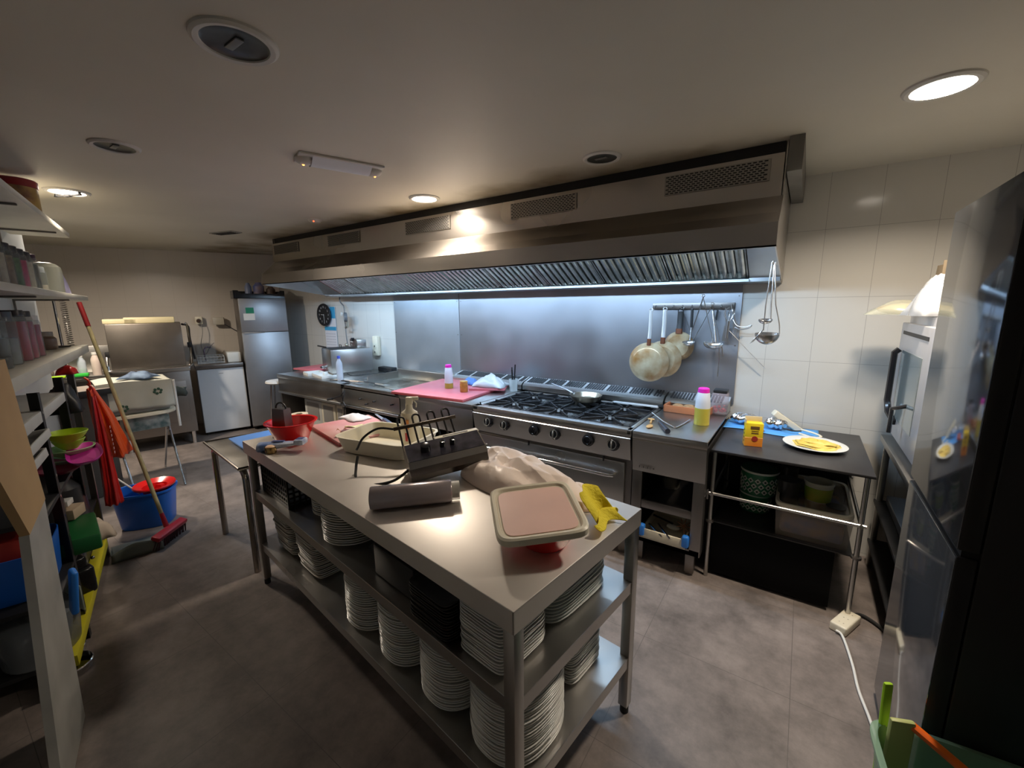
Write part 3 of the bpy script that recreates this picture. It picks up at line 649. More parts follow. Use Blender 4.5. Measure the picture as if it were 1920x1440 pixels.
b = B(); b.surf(crumple(.16, .10, .06, 3), 18, 14); solo(b, 'cleaning_cloth', CLOTHB, 'crumpled blue cloth at the back of the pink board', 'cloth', (-2.55, 3.0, ZC+.023), .3, solid=.002)
b = B(); b.surf(crumple(.30, .22, .09, 5), 24, 20); solo(b, 'plastic_bag', CLOTHW, 'crumpled white plastic film on the pink board beside the range', 'bag', (-2.28, 2.96, ZC+.043), .2, solid=.0015)
t = thing('utensil_cup', 'clear cup holding dark utensils behind the pink board', 'cup', (-2.09, 3.05, ZC))
b = B(); b.lathe([(0, 0), (.035, 0), (.042, .11), (.039, .11), (.032, .005), (0, .005)], 18); b.obj('cup', TUBP, t)
for k, (dx, dy, hh) in enumerate(((.01, 0, .24), (-.015, .01, .21), (.0, -.012, .2))):
    b = B(); b.tube([(dx*.5, dy, .01), (dx*2, dy*2, hh)], .006, 8); solo(b, 'dinner_knife', BLACKM, ['longest', 'leftmost', 'front'][k]+' dark handle standing in the clear cup behind the pink board', 'utensil', (-2.09, 3.05, ZC))
# things on the range
t = thing('frying_pan', 'shallow steel frying pan standing on a rear burner of the range', 'frying pan', (-1.36, 2.99, ZT+.013))
b = B(); b.lathe([(0, 0), (.095, 0), (.105, .006), (.125, .045), (.128, .047), (.122, .045), (.10, .01), (0, .006)], 36); b.obj('pan_body', mat('pan_metal', (.42, .36, .28), .3, .9, var=.4, vs=9), t)
b = B(); b.tube([(-.11, .03, .035), (-.2, .055, .06), (-.36, .10, .085)], .011, 8, flat=.5); b.obj('handle', CHROME, t)
t = thing('carving_knife', 'long white blade lying across the back of the range', 'knife', (-.98, 3.06, ZT+.014), .03)
b = B(); b.prism([(-.18, -.01), (-.16, -.024), (.16, -.028), (.17, .0), (.15, .016), (-.17, .014)], 0, .006); b.obj('blade', mat('pale_blade', (.75, .78, .80), .3, .3), t)
b = B(); b.box(.16, .27, -.012, .010, .0, .016, bev=.004); b.obj('handle', BLACKM, t)
# tray with pastry, jar, small tools on the right unit
t = thing('baking_tray', 'terracotta coloured rectangular dish at the back of the end counter', 'baking dish', (-.615, 3.08, ZC), -.05)
CLAY = mat('terracotta', (.42, .15, .06), .5, var=.15)
b = B(); b.box(-.145, .145, -.075, .075, 0, .010, bev=.004)
for a in ((-.15, .15, -.08, -.068), (-.15, .15, .068, .08), (-.15, -.138, -.08, .08), (.138, .15, -.08, .08)): b.box(*a, 0, .05, bev=.004)
b.obj('dish_body', CLAY, t)
for k, (x, y, a, la) in enumerate(((-.07, 0, .2, 'leftmost'), (0, .01, -.15, 'middle'), (.07, 0, .1, 'rightmost'))):
    b = B(); b.at(rz=a); b.ball((0, 0, .025), .03, 1.3, 1.6, .6); solo(b, 'bread_piece', mat('brown_bread', (.45, .27, .13), .8, var=.4, vs=25, bump=.4), la+' brown piece of bread in the terracotta dish', 'bread', (x-.615, y+3.08, ZC+.008), a)
t = thing('storage_jar', 'square clear jar of red chillies with a black lid at the end of the counter', 'jar', (-.425, 3.15, ZC))
b = B(); b.box(-.05, .05, -.05, .05, 0, .15, bev=.012, seg=3); b.obj('jar_body', mat('jar_glass_pinkish', (.60, .48, .52), .1, alpha=.28), t)
b = B(); b.box(-.043, .043, -.043, .043, .15, .172, bev=.005); b.obj('lid', BLACKM, t)
b = B(); rr = random.Random(4)
for k in range(26): b.ball((rr.uniform(-.033, .033), rr.uniform(-.033, .033), .012+rr.uniform(0, .045)), .012, seg=8)
tag(b.obj('chillies', mat('dried_red_chilli', (.35, .02, .02), .4, var=.3), t), kind='stuff')
t = thing('tongs', 'steel tongs lying open on the end counter', 'tongs', (-.79, 2.83, ZC+.006))
b = B(); b.tube([(0, 0, .02), (.11, -.13, .004), (.20, -.22, 0)], .008, 8, flat=.4); b.obj('arm', CHROME, t)
b = B(); b.tube([(.20, -.215, .0), (.22, -.10, 0), (.235, .02, .002)], .008, 8, flat=.4); b.obj('arm', CHROME, t)
t = thing('knife', 'kitchen knife with a fat dark handle lying at the front of the end counter', 'knife', (-.735, 2.74, ZC+.004))
b = B(); b.tube([(.04, -.08, .006), (.135, -.26, .010)], .012, 10, r1=.016); b.obj('handle', mat('dark_blue_black', (.03, .035, .05), .2), t)
b = B(); b.prism([(0, 0), (.03, -.085), (.05, -.075), (.012, .003)], 0, .004); b.obj('blade', UT, t)
t = thing('wooden_spoon', 'small wooden spoon lying at the seam beside the range', 'spoon', (-.765, 2.66, ZC+.006))
WOOD = mat('light_wood', (.55, .33, .13), .6, var=.2, vs=15)
b = B(); b.tube([(0, .06, 0), (.02, -.03, 0)], .006, 8); b.obj('handle', WOOD, t)
b = B(); b.ball((.035, -.10, 0), .024, .8, 1.6, .3); b.ball((-.005, .07, 0), .02, 1.2, .8, .3); b.obj('bowl', WOOD, t)
# things on the base of the right unit
t = thing('storage_jar', 'dim glass jar standing in the open base of the end counter', 'jar', (-.63, 2.78, .403))
b = B(); b.lathe([(0, 0), (.05, 0), (.055, .02), (.055, .085), (.04, .10), (.04, .115), (0, .115)], 22); b.obj('jar_body', mat('dim_glass', (.30, .28, .22), .12, alpha=.6), t)
b = B(); b.lathe([(.041, .10), (.043, .13), (0, .131)], 20); b.obj('lid', STEELD, t)
t = thing('utensil_drawer_tray', 'cream tray with blue corner clips pulled from the base of the end counter', 'tray', (-.585, 2.62, .176))
b = B(); b.box(-.13, .13, -.18, .18, 0, .006)
for a in ((-.13, .13, -.18, -.17), (-.13, .13, .17, .18), (-.13, -.12, -.18, .18), (.12, .13, -.18, .18)): b.box(*a, 0, .06, bev=.003)
b.obj('tray_body', CREAM, t)
for x in (-.13, .13):
    b = B(); b.box(x-.02, x+.02, -.19, -.15, .01, .085, bev=.012, seg=3); b.obj('corner_clip', mat('bright_blue', (.03, .22, .75), .4), t)
for k, (p, q, la, m) in enumerate((((-.10, -.12, .07), (.0, -.19, .045), 'steel handle lying over the front of the cream tray, left', CHROME), ((-.05, -.10, .075), (.05, -.2, .05), 'steel handle lying over the front of the cream tray, right', CHROME), ((-.12, .05, .05), (.02, -.02, .06), 'dark handle lying inside the cream tray', BLACKM))):
    b = B(); b.tube([p, q], .006, 8); solo(b, 'serving_spoon', m, la, 'utensil', (-.585, 2.62, .176))
b = B()
for k in range(9):
    a = k*PI*2/9; b.tube([(0, 0, 0), (.02*math.cos(a), -.004, .02*math.sin(a)), (.045*math.cos(a), 0, .045*math.sin(a))], .0025, 5)
solo(b, 'wire_flower', mat('copper_wire', (.35, .14, .05), .35, .6), 'copper coloured star of wires standing in the cream tray', 'utensil', (-.49, 2.56, .262), rx=-.4)
b = B(); b.ball((0, 0, 0), .03, 1.4, .9, .5); solo(b, 'white_scoop', WHITEP, 'white oval spoon bowl lying in the cream tray', 'utensil', (-.56, 2.6, .215))
# boxes under the far left units
for k, (x, w_, la, m) in enumerate(((-4.52, .17, 'white carton standing leftmost under the far left counter', WHITEM), (-4.22, .13, 'white framed container under the far left counter, right of the carton', CREAM), (-4.0, .06, 'narrow pale container under the far left counter by its side panel', CREAM), (-3.52, .09, 'small dark carton with a pale label under the griddle', STEELD))):
    t = thing('storage_box', la, 'box', (x, 2.75, .176))
    hh = .40 if k < 3 else .38
    b = B(); b.box(-w_, w_, -.2, .2, 0, hh, bev=.005); b.obj('box_body', m, t)
    b = B(); b.box(-w_*.7, w_*.7, -.204, -.199, hh*.45, hh*.92, bev=.001); b.obj('front_label' if k == 3 else 'front_window', mat('grey_inset', (.30, .29, .27), .5), t)
# stool and paper roll seen behind the island
t = thing('bar_stool', 'white topped stool standing at the far left end of the cooking line', 'stool', (-5.14, 2.50, -.055))
b = B(); b.lathe([(0, .77), (.12, .775), (.14, .79), (.135, .81), (0, .815)], 28); b.obj('seat', WHITEP, t)
for k in range(4):
    a = k*PI/2+.6; b = B(); b.tube([(.09*math.cos(a), .09*math.sin(a), .775), (.17*math.cos(a), .17*math.sin(a), 0)], .009, 8); b.obj('leg', CHROME, t)
# wall things: outlet, pipe with gauge, clock, calendar
t = thing('power_outlet', 'tall cream double socket box on the tiles right of the fryer', 'socket', (-4.255, 3.275, 1.145))
b = B(); b.box(-.045, .045, -.028, .024, -.115, .12, bev=.008); b.obj('box', CREAM, t)
for z in (.0, -.07):
    b = B(); b.box(-.022, .022, -.033, -.027, z-.022, z+.022, bev=.004); b.obj('socket', CREAM, t)
    b = B(); b.cyl((0, -.036, z), (0, -.032, z), .010, seg=12); b.obj('socket_hole', STEELD, t)
t = thing('gas_pipe', 'thin bent gas pipe with a pressure gauge coming down the corner wall', 'pipe', (0, 0, 0))
b = B(); b.tube(smoothp([(-4.85, 3.22, 1.76), (-4.845, 3.22, 1.68), (-4.78, 3.22, 1.62), (-4.775, 3.22, 1.5), (-4.775, 3.22, 1.3), (-4.76, 3.22, 1.13)], 5), .008, 8); b.obj('pipe_run', mat('grey_pipe', (.25, .25, .25), .4, .6), t)
b = B(); b.at((-4.70, 3.20, 1.49), rx=PI/2, rz=-.5); b.lathe([(0, 0), (.055, 0), (.058, .01), (.058, .035), (.05, .036), (.048, .03), (0, .03)], 28); g = b.obj('gauge_case', mat('gauge_case', (.12, .13, .14), .4), t)
b = B(); b.at((-4.70, 3.20, 1.49), rx=PI/2, rz=-.5); b.lathe([(0, .0305), (.047, .0305), (.047, .031), (0, .031)], 24); b.obj('gauge_dial', WHITEP, g)
b = B(); b.at((-4.70, 3.20, 1.49), rx=PI/2, rz=-.5); b.box(-.0015, .0015, -.005, .035, .0312, .032); b.obj('needle', BLACKM, g)
b = B(); b.cyl((-4.775, 3.22, 1.36), (-4.70, 3.20, 1.37), .012, seg=10); b.cyl((-4.70, 3.20, 1.36), (-4.70, 3.20, 1.44), .012, seg=10); b.ball((-4.765, 3.21, 1.14), .025); b.obj('fittings', mat('brass_grey', (.5, .48, .4), .3, .8), t)
b = B(); b.cyl((-4.80, 3.2, 1.53), (-4.775, 3.22, 1.53), .006, seg=8); b.box(-4.815, -4.80, 3.19, 3.21, 1.51, 1.55); b.obj('valve_handle', WHITEP, t)
t = thing('wall_clock', 'round black wall clock with pale numerals on the back wall', 'clock', (-5.29, 3.27, 1.515))
b = B(); b.at(rx=PI/2); b.lathe([(0, 0), (.145, 0), (.15, .01), (.145, .025), (.13, .022), (.128, .014), (0, .014)], 40); b.obj('case', BLACKM, t)
for k in range(12):
    a = PI/2-(k+1)*PI/6; b = B(); b.text(str(k+1), .036, Matrix.Translation((.103*math.cos(a), -.0155, .103*math.sin(a))) @ Matrix.Rotation(PI/2, 4, 'X')); b.obj('numeral', mat('pale_numerals', (.6, .6, .6), .5), t)
for a, L_, w_, nm in ((math.radians(175), .06, .005, 'hour_hand'), (math.radians(-85), .09, .004, 'minute_hand')):
    b = B(); b.at((0, -.018, 0), ry=-a); b.box(-.01, L_, -.001, .001, -w_/2, w_/2); b.obj(nm, WHITEP, t)
t = thing('wall_calendar', 'blue and white wall calendar hanging partly behind the black clock', 'calendar', (-5.21, 3.288, 1.33))
b = B(); b.box(-.13, .13, -.002, .002, -.30, .29, bev=0); b.obj('sheet', mat('calendar_paper', (.70, .72, .76), .7), t)
b = B(); b.box(-.13, .13, -.004, -.002, -.02, .03); b.obj('blue_band', mat('calendar_blue', (.05, .35, .60), .6), t)
b = B(); b.box(.02, .13, -.004, -.002, .14, .29); b.obj('blue_header', mat('calendar_blue', (.05, .35, .60), .6), t)
b = B()
for r in range(6):
    for q in range(7): b.box(-.11+q*.032, -.092+q*.032, -.0035, -.002, -.07-r*.036, -.062-r*.036)
b.obj('date_print', mat('grey_print', (.35, .38, .45), .7), t)
# ================================================================ island table (local frame: x runs along the long edge, y across)
ZI = .87
t = thing('steel_table', 'long stainless steel prep table with two lower shelves in the middle of the room', 'table', ISL(0, 0, 0), IRZ)
ITOP = mat('island_top_steel', (.74, .70, .65), .45, .92, var=.08, vs=4, rv=.05)
b = B(); b.box(-2.045, 0, 0, .705, ZI-.006, ZI, bev=.0025); b.box(-2.045, 0, 0, .004, ZI-.066, ZI-.003); b.box(-2.045, 0, .701, .705, ZI-.066, ZI-.003); b.box(-.004, 0, 0, .705, ZI-.066, ZI-.003); b.box(-2.045, -2.041, 0, .705, ZI-.066, ZI-.003); b.obj('tabletop', ITOP, t)
for nm, z in (('middle_shelf', .59), ('bottom_shelf', .265)):
    b = B(); b.box(-2.03, -.006, .01, .69, z-.004, z, bev=.001, seg=1); b.box(-2.0, -.006, .012, .016, z-.045, z-.002); b.box(-.010, -.006, .012, .69, z-.045, z-.002); b.box(-2.03, -2.026, .012, .69, z-.045, z-.002); b.box(-2.0, -.006, .686, .69, z-.045, z-.002); b.obj(nm, STEEL, t)
for x in (-2.005, -.04):
    for y in (.003, .662):
        b = B(); b.box(x, x+.038, y, y+.038, .035, ZI-.006, bev=.002); l = b.obj('leg', STEEL, t)
        b = B(); b.cyl((x+.019, y+.019, 0), (x+.019, y+.019, .036), .017, seg=12); b.obj('rubber_foot', RUB, l)

# ---------------------------------------------------------------- crockery on its shelves
def plate_mesh(nm, prof, m, seg=36, sx=1, sy=1, pw=1):
    b = B(); b.lathe(prof, seg, sx=sx, sy=sy, pw=pw); o = b.obj(nm, m); return o
def stack(proto, u, v, z, n, pitch, label, group, cat, rz=0, jit=.002, lean=(0, 0), seed=1, first=[None]):
    r = random.Random(seed); cx, cy = u, v
    for k in range(n):
        o = proto if (not proto.get('used')) else proto.copy()
        if proto.get('used'): col.objects.link(o)
        proto['used'] = 1
        o.location = ISL(u+r.uniform(-jit, jit)+lean[0]*k, v+r.uniform(-jit, jit)+lean[1]*k, z+pitch*k+.0005)
        o.rotation_euler = (0, 0, IRZ+rz+r.uniform(-.03, .03))
        W = 'bottom second third fourth fifth sixth seventh eighth ninth tenth eleventh twelfth thirteenth'.split()
        q = n-1-k
        pos = ('bottom one' if k == 0 else 'topmost' if q == 0 else W[k]+' from the bottom' if k <= q else W[q]+' from the top')
        tag(o, label + ', ' + pos, cat, group)
PROF = [(0, .003), (.55, .003), (.60, 0), (.66, .001), (.68, .006), (1, .0185), (1.0, .021), (.985, .022), (.66, .0095), (.6, .006), (0, .006)]
def P(r, h=1): return [(a*r, z*h) for a, z in PROF]
dinner = plate_mesh('dinner_plate', P(.135), CERAM)
oval = plate_mesh('oval_plate', P(1), CERAM, 40, .128, .155, .82)
LOW, MID = .265, .59
for (u, n, la, s) in ((.155, 25, 'nearest', 1), (.415, 25, 'second nearest', 2), (.685, 24, 'third nearest', 3), (.955, 24, 'fourth nearest', 4)):
    stack(oval, u, .19, LOW, n, .0102, 'white rounded plate, %s bottom shelf stack' % la, 'white plates, %s bottom shelf stack' % la, 'plate', seed=s)
stack(dinner, 1.11, .16, MID, 17, .0108, 'round white plate, wide middle shelf stack', 'round plates, wide middle shelf stack', 'plate', seed=5)
small = plate_mesh('side_plate', P(.10), CERAM)
stack(small, 1.40, .20, MID, 17, .0105, 'small round plate, narrow middle shelf stack', 'side plates, narrow middle shelf stack', 'plate', seed=6)
rect = plate_mesh('rectangular_plate', P(1), CERAM, 40, .095, .105, .32)
stack(rect, .165, .135, MID, 19, .0098, 'rectangular white plate by the near leg', 'rectangular plates by the near leg', 'plate', seed=7)
dark = plate_mesh('slate_tray', [(0, .001), (.9, .001), (1, .008), (1.0, .011), (.97, .011), (.88, .005), (0, .005)], mat('dark_tray', (.03, .03, .032), .3, var=.3), 40, .105, .17, .22)
stack(dark, .385, .185, MID, 13, .0098, 'dark tray in the middle shelf stack', 'dark trays on the middle shelf', 'tray', seed=8)
b = B(); b.lathe([(0, .01), (.5, .01), (.6, 0), (1.0, .022), (1.0, .028), (.6, .008), (0, .014)], 32, sx=.07, sy=.12); solo(b, 'oval_dish', CERAM, 'pale oval dish resting at the back of the dark trays on the middle shelf', 'dish', ISL(.56, .17, .725), IRZ)
b = B(); b.box(-.13, .13, -.12, .12, 0, .128, bev=.01); solo(b, 'storage_box', BLACKM, 'black box on the middle shelf under the pale oval dish', 'box', ISL(.645, .18, MID+.001), IRZ)
platter = plate_mesh('platter', P(1, .8), mat('grey_white_china', (.58, .62, .60), .12, var=.04), 44, .12, .175, .45)
stack(platter, .19, .445, MID, 16, .0122, 'long glossy platter at the open table end', 'platters at the table end', 'platter', seed=9, jit=.003)
square = plate_mesh('square_plate', P(1), mat('cream_china', (.60, .59, .54), .2, var=.05), 40, .12, .12, .28)
for (u, v, n, la, s) in ((1.78, .19, 19, 'far end', 11), (1.47, .19, 22, 'second from the far end', 12)):
    stack(square, u, v, LOW, n, .0105, 'square cream plate, stack %s' % la, 'square plates, %s' % la, 'plate', seed=s, jit=.004, lean=(0, -.001))
stack(rect, .18, .50, LOW, 25, .0098, 'rectangular plate low at the open end', 'rectangular plates on the bottom shelf', 'plate', seed=13)
# perforated black crates
def crate(label, loc, rz, w_, d_, h_, cat='crate'):
    t = thing('plastic_crate', label, cat, loc, rz)
    for nm, M, L_ in (('long_side', Matrix.Translation((0, -d_/2, 0)), w_), ('long_side', Matrix.Translation((0, d_/2, 0)), w_), ('short_side', Matrix.Translation((-w_/2, 0, 0)) @ Matrix.Rotation(PI/2, 4, 'Z'), d_), ('short_side', Matrix.Translation((w_/2, 0, 0)) @ Matrix.Rotation(PI/2, 4, 'Z'), d_)):
        b = B().mat4(M); n = max(4, int(L_/.028))
        for k in range(n+1): x = -L_/2+L_*k/n; b.box(x-.005, x+.005, -.003, .003, 0, h_)
        m_ = int(h_*.62/.026)
        for k in range(m_+1): z = .004+k*.026; b.box(-L_/2, L_/2, -.0032, .0032, z-.005, z+.005)
        b.box(-L_/2, L_/2, -.006, .006, h_-.014, h_); b.box(-L_/2, L_/2, -.004, .004, 0, .02)
        b.obj(nm, BLACKM, t)
    b = B(); b.box(-w_/2, w_/2, -d_/2, d_/2, 0, .006); b.obj('base', BLACKM, t)
crate('black perforated crate on the floor beyond the far end of the steel table', ISL(2.33, .50, .001), IRZ, .44, .34, .27)
crate('black perforated crate on the middle shelf at the far end of the steel table', ISL(1.76, .22, MID+.001), IRZ, .36, .34, .17)
b = B(); b.box(-.17, .17, -.14, .14, 0, .16, bev=.01); solo(b, 'storage_box', BLACKM, 'black box deep on the middle shelf behind the narrow plate stack', 'box', ISL(1.42, .50, MID+.001), IRZ)
b = B(); b.box(-.2, .2, -.14, .14, 0, .12, bev=.01); solo(b, 'storage_box', BLACKM, 'low black box deep on the middle shelf behind the dark trays', 'box', ISL(.75, .50, MID+.001), IRZ)

# ---------------------------------------------------------------- low trolley table at the far end
t = thing('side_trolley', 'low stainless table with bent tube legs beyond the far end of the prep table', 'trolley', ISL(2.08, 0, 0), IRZ)
for y, x0, x1 in ((0.02, -.74, -.07), (.50, -.74, -.07)):
    for x, nm in ((x0, 'leg'), (x1, 'leg')):
        b = B(); s = 1 if x == x0 else -1
        b.tube([(x, y, 0), (x, y, .60), (x+s*.006, y, .625), (x+s*.025, y, .645), (x+s*.05, y, .655), (x+s*.30, y, .655)], .019, 12); b.obj(nm, TUBEM, t)
b = B(); b.box(-.78, -.03, -.02, .54, .675, .69, bev=.006); b.obj('tray_top', STEEL, t)
b = B(); b.tube([(-.78, -.02, .69), (-.03, -.02, .69), (-.03, .54, .69), (-.78, .54, .69)], .010, 8, closed=True); b.obj('rolled_edge', TUBEM, t)
b = B(); b.box(-.30, .30, -.20, .20, 0, .012, bev=.004); solo(b, 'blue_board', mat('light_blue_board', (.10, .28, .72), .45, var=.1), 'light blue chopping board lying on the low trolley', 'chopping board', ISL(2.46, .30, .7015), IRZ)

# ---------------------------------------------------------------- things on the island top
Z = ZI+.001
# near plastic wrap roll
t = thing('film_roll', 'big roll of plastic food wrap lying on the near half of the steel table', 'food wrap roll', ISL(.655, .175, Z+.043), IRZ+math.atan2(.26, .19))
M = Matrix.Rotation(PI/2, 4, 'Y')
b = B().mat4(M); b.lathe([(.022, -.155), (.040, -.155), (.0425, -.15), (.0425, .135), (.040, .14), (.022, .14)], 36); b.obj('wrap', mat('wrap_film', (.46, .40, .41), .22, .5, var=.25, vs=3, stretch=(.3, 6, 6), coat=.5), t)
b = B().mat4(M); b.lathe([(.0235, -.158), (.0275, -.158), (.0275, .165), (.0235, .165), (.0235, -.158)], 28); b.obj('tube_core', mat('card_core', (.55, .48, .38), .7), t)
b = B().mat4(Matrix.Translation((.15, 0, 0)) @ M); b.lathe([(.028, -.012), (.036, -.01), (.036, .02), (.028, .02), (.028, -.012)], 28); b.obj('end_film', mat('film_end', (.6, .58, .52), .3, alpha=.6), t)
# red bowl under the pinkish lid
t = thing('mixing_bowl', 'red plastic bowl under the pinkish lid near the table corner', 'bowl', ISL(.135, .30, Z))
b = B(); b.lathe([(0, 0), (.068, 0), (.073, .006), (.118, .075), (.122, .078), (.116, .078), (.070, .009), (0, .006)], 40); b.obj('bowl_body', REDP, t)
t = thing('square_cover', 'cream rimmed square lid with a pinkish panel lying on the red bowl', 'lid', ISL(.165, .295, Z+.083), IRZ+.66, rx=0.0)
t.rotation_euler = (.10, -.06, IRZ+.86)
b = B(); b.lathe([(0, 0), (.98, 0), (1.0, .004), (1.0, .022), (.96, .026), (.90, .024), (.87, .017), (.84, .016), (0, .016)], 56, sx=.138, sy=.148, pw=.28); b.obj('rim', CREAM, t)
b = B(); b.lathe([(0, .0162), (.80, .0162), (.81, .0185), (.0, .0185)], 48, sx=.138, sy=.148, pw=.25); b.obj('panel', LIDP, t)
b = B(); b.lathe([(.862, .0165), (.875, .0178), (.888, .019)], 48, sx=.138, sy=.148, pw=.27); b.obj('groove', mat('brown_groove', (.40, .26, .12), .6), t)
# yellow cloth
b = B()
def ycl(u, v):
    a = u*2.6; x = -.10+.13*u+.03*math.sin(5*v); r = .035+.02*math.sin(3*v+2*u)
    z = .004+.028*abs(math.sin(PI*u*1.6+.6*v))+.075*max(0, u-.62)/.38*(.7+.3*v)
    return (x+.02*math.sin(7*u+v), -.075+.15*v*(1-.25*u)+.012*math.sin(9*u), z)
b.surf(ycl, 26, 16); solo(b, 'cleaning_cloth', YEL, 'yellow cleaning cloth folded at the corner of the steel table', 'cloth', ISL(.10, .525, Z+.003), IRZ+PI-.25, solid=.003, sub=1)
# white bag
BAG = mat('thin_white_bag', (.92, .78, .68), .38, var=.06, vs=4)
b = B()
from mathutils import noise
_r = random.Random(19); CREASE = [(_r.uniform(0, PI), _r.uniform(-.2, .2), _r.uniform(.03, .10), _r.uniform(.35, .8)*(1 if k % 3 else -.8)) for k in range(13)]
def bagf(u, v):
    a = 2*PI*u; r = (1-v)**.75
    rx, ry = .33, .17
    rnd = 1+.10*math.sin(3*a+1)+.06*math.sin(5*a+.5)+.05*noise.noise(Vector((3*math.cos(a), 3*math.sin(a), 1.7)))
    x = rx*r*rnd*math.cos(a); y = ry*r*rnd*math.sin(a)
    ridge = 0
    for an, off, wd, am in CREASE:
        d = x*math.cos(an)+y*math.sin(an)-off; ridge += am*max(0, 1-abs(d)/wd)
    ridge += .35*(1-2.2*abs(noise.noise(Vector((x*7, y*11, .3)))))
    base = .115*(1-r**2.6)**.5*(1-.45*max(0, x/rx)**1.5)*(1-.15*max(0, -x/rx))
    z = base*(.72+.30*ridge)
    return (x+.010*ridge*math.cos(a)*(r > .9), y, max(.001, z))
b.surf(bagf, 170, 60, wrap=True); solo(b, 'plastic_bag', BAG, 'large crumpled translucent white bag heaped on the back half of the steel table', 'bag', ISL(.50, .60, Z), IRZ-.12, sm=14)
b = B(); b.surf(crumple(.13, .09, .05, 11), 16, 12); solo(b, 'bag_corner', BAG, 'loose crumpled end of a white bag by the yellow cloth', 'bag', ISL(.25, .64, Z), IRZ, solid=.0015)
# cream rectangular tub with spray bottle inside it
t = thing('storage_tub', 'open cream plastic tub holding the spray bottle and heating element', 'tub', ISL(1.30, .47, Z), IRZ+.32)
b = B(); W2, D2, HT = .235, .165, .085
b.lathe([(0, 0), (.82, 0), (.86, .004), (.965, HT*.94), (1.0, HT*.97), (1.0, HT), (.94, HT), (.93, HT*.95), (.83, .008), (0, .006)], 56, sx=W2, sy=D2, pw=.3); b.obj('tub_body', CREAM, t)
t = thing('spray_bottle', 'cream spray bottle standing in the plastic tub', 'bottle', ISL(1.235, .565, Z+.008), IRZ+.9)
b = B(); b.lathe([(0, 0), (.044, 0), (.047, .01), (.047, .16), (.042, .18), (.022, .195), (.018, .205), (.018, .225), (0, .225)], 24, sy=.8); b.obj('body', CREAM, t)
b = B(); b.box(-.016, .02, -.014, .014, .222, .262, bev=.006); b.box(.015, .05, -.009, .009, .245, .262, bev=.003); b.obj('trigger_head', CREAM, t)
b = B(); b.tube([(.022, 0, .245), (.038, 0, .225), (.036, 0, .205)], .004, 6); b.obj('trigger', CREAM, t)
b = B(); b.at(rz=-1.9); b.surf(lambda u, v: (.0478*math.cos(-.35+.7*u), .0478*.8*math.sin(-.35+.7*u)-.0, .10+.05*v), 8, 1); b.obj('orange_label', mat('orange_print', (.75, .28, .06), .5), t)
b = B(); b.at(rz=-1.9); b.surf(lambda u, v: (.0478*math.cos(-.25+.35*u), .0478*.8*math.sin(-.25+.35*u)-.0, .035+.045*v), 6, 1); b.obj('red_label', mat('red_print', (.55, .05, .06), .5), t)
# fryer control head with heating element lying across tub and bag
t = thing('fryer_heating_element', 'fryer control head with black heating coils lying across the cream tub', 'heating element', ISL(.80, .45, Z+.076), IRZ+1.14)
t.rotation_euler = (-.02, -.10, IRZ+1.12)
b = B(); b.extr([(.07, -.055), (-.055, -.055), (-.085, -.02), (-.07, .035), (.04, .080), (.085, .045)], -.17, .17); hd = b.obj('control_head', mat('fryer_head_steel', (.22, .20, .18), .3, 1, var=.25), t)
b = B(); b.extr([(.036, .0790), (-.066, .0370), (-.067, .0395), (.035, .0815)], -.165, .165); pn = b.obj('control_panel', mat('glossy_dark_panel', (.02, .018, .025), .12, c2=(.05, .05, .07), vs=20), hd)
for x, r in ((-.085, .020), (-.01, .012), (.035, .012)):
    b = B(); b.at((x, -.015, .060), rx=.39); b.lathe([(0, 0), (r*1.1, 0), (r, .026), (r*.8, .028), (0, .026)], 20); b.obj('knob', BLACKG, hd)
b = B(); b.extr([(-.070, .036), (-.080, .012), (-.084, .012), (-.074, .040)], -.17, .17); b.obj('light_edge', STEEL, hd)
b = B()
e0 = Vector((-.075, .06, .04))
DOWN = Vector((0, .40, -.26)).normalized()
COIL = mat('black_coil', (.02, .018, .017), .35, .4)
tcoil = []
base = Vector((0, .095, -.02)); up_ = Vector((0, .15, .165))
for k in range(4):
    x0 = -.16+k*.072; b = B(); w2 = .017
    lo, hi = (.02, 1.0)
    pts = [Vector((x0, 0, 0))+base+up_*lo, Vector((x0, 0, 0))+base+up_*hi]
    pts += [Vector((x0+w2-w2*math.cos(a), 0, 0))+base+up_*(hi+.07*math.sin(a)) for a in (.6, 1.1, 1.57, 2.04, 2.5)]
    pts += [Vector((x0+2*w2, 0, 0))+base+up_*hi, Vector((x0+2*w2, 0, 0))+base+up_*lo]
    if k < 3: pts += [Vector((x0+2*w2+.019-.019*math.cos(a), 0, 0))+base+up_*(lo-.07*math.sin(a)) for a in (.6, 1.1, 1.57, 2.04, 2.5)]+[Vector((x0+.072, 0, 0))+base+up_*lo]
    b.tube(pts, .0048, 8); b.obj('heating_coil', COIL, t)
for x in (-.16, .09):
    b = B(); b.tube([Vector((x, 0, 0))+base+up_*.04, (x, .06, -.02)], .0048, 8); b.obj('coil_lead', COIL, t)
q = base+up_*.80; b = B(); b.box(-.185, .115, q.y-.006, q.y+.006, q.z-.004, q.z+.012, bev=.002); b.obj('coil_bracket', mat('coil_bracket', (.09, .07, .05), .4, .7), t)
b = B(); b.tube(smoothp([(-.18, .215, .115), (-.25, .25, .125), (-.32, .24, .10), (-.36, .20, .06)], 6), .0055, 8); b.obj('thermostat_tube', COIL, t)
b = B(); b.tube(smoothp([(-.16, -.01, -.01), (-.24, -.02, -.04), (-.33, .03, -.052), (-.38, .11, -.045), (-.375, .17, -.01), (-.36, .20, .03)], 7), .006, 8); b.obj('power_lead', RUB, t)
b = B(); b.box(-.02, .19, .09, .135, .055, .062, bev=.002); b.box(.02, .14, .105, .115, .062, .064, mi=1); b.obj('bracket_plate', [CREAM, BLACKM], t)
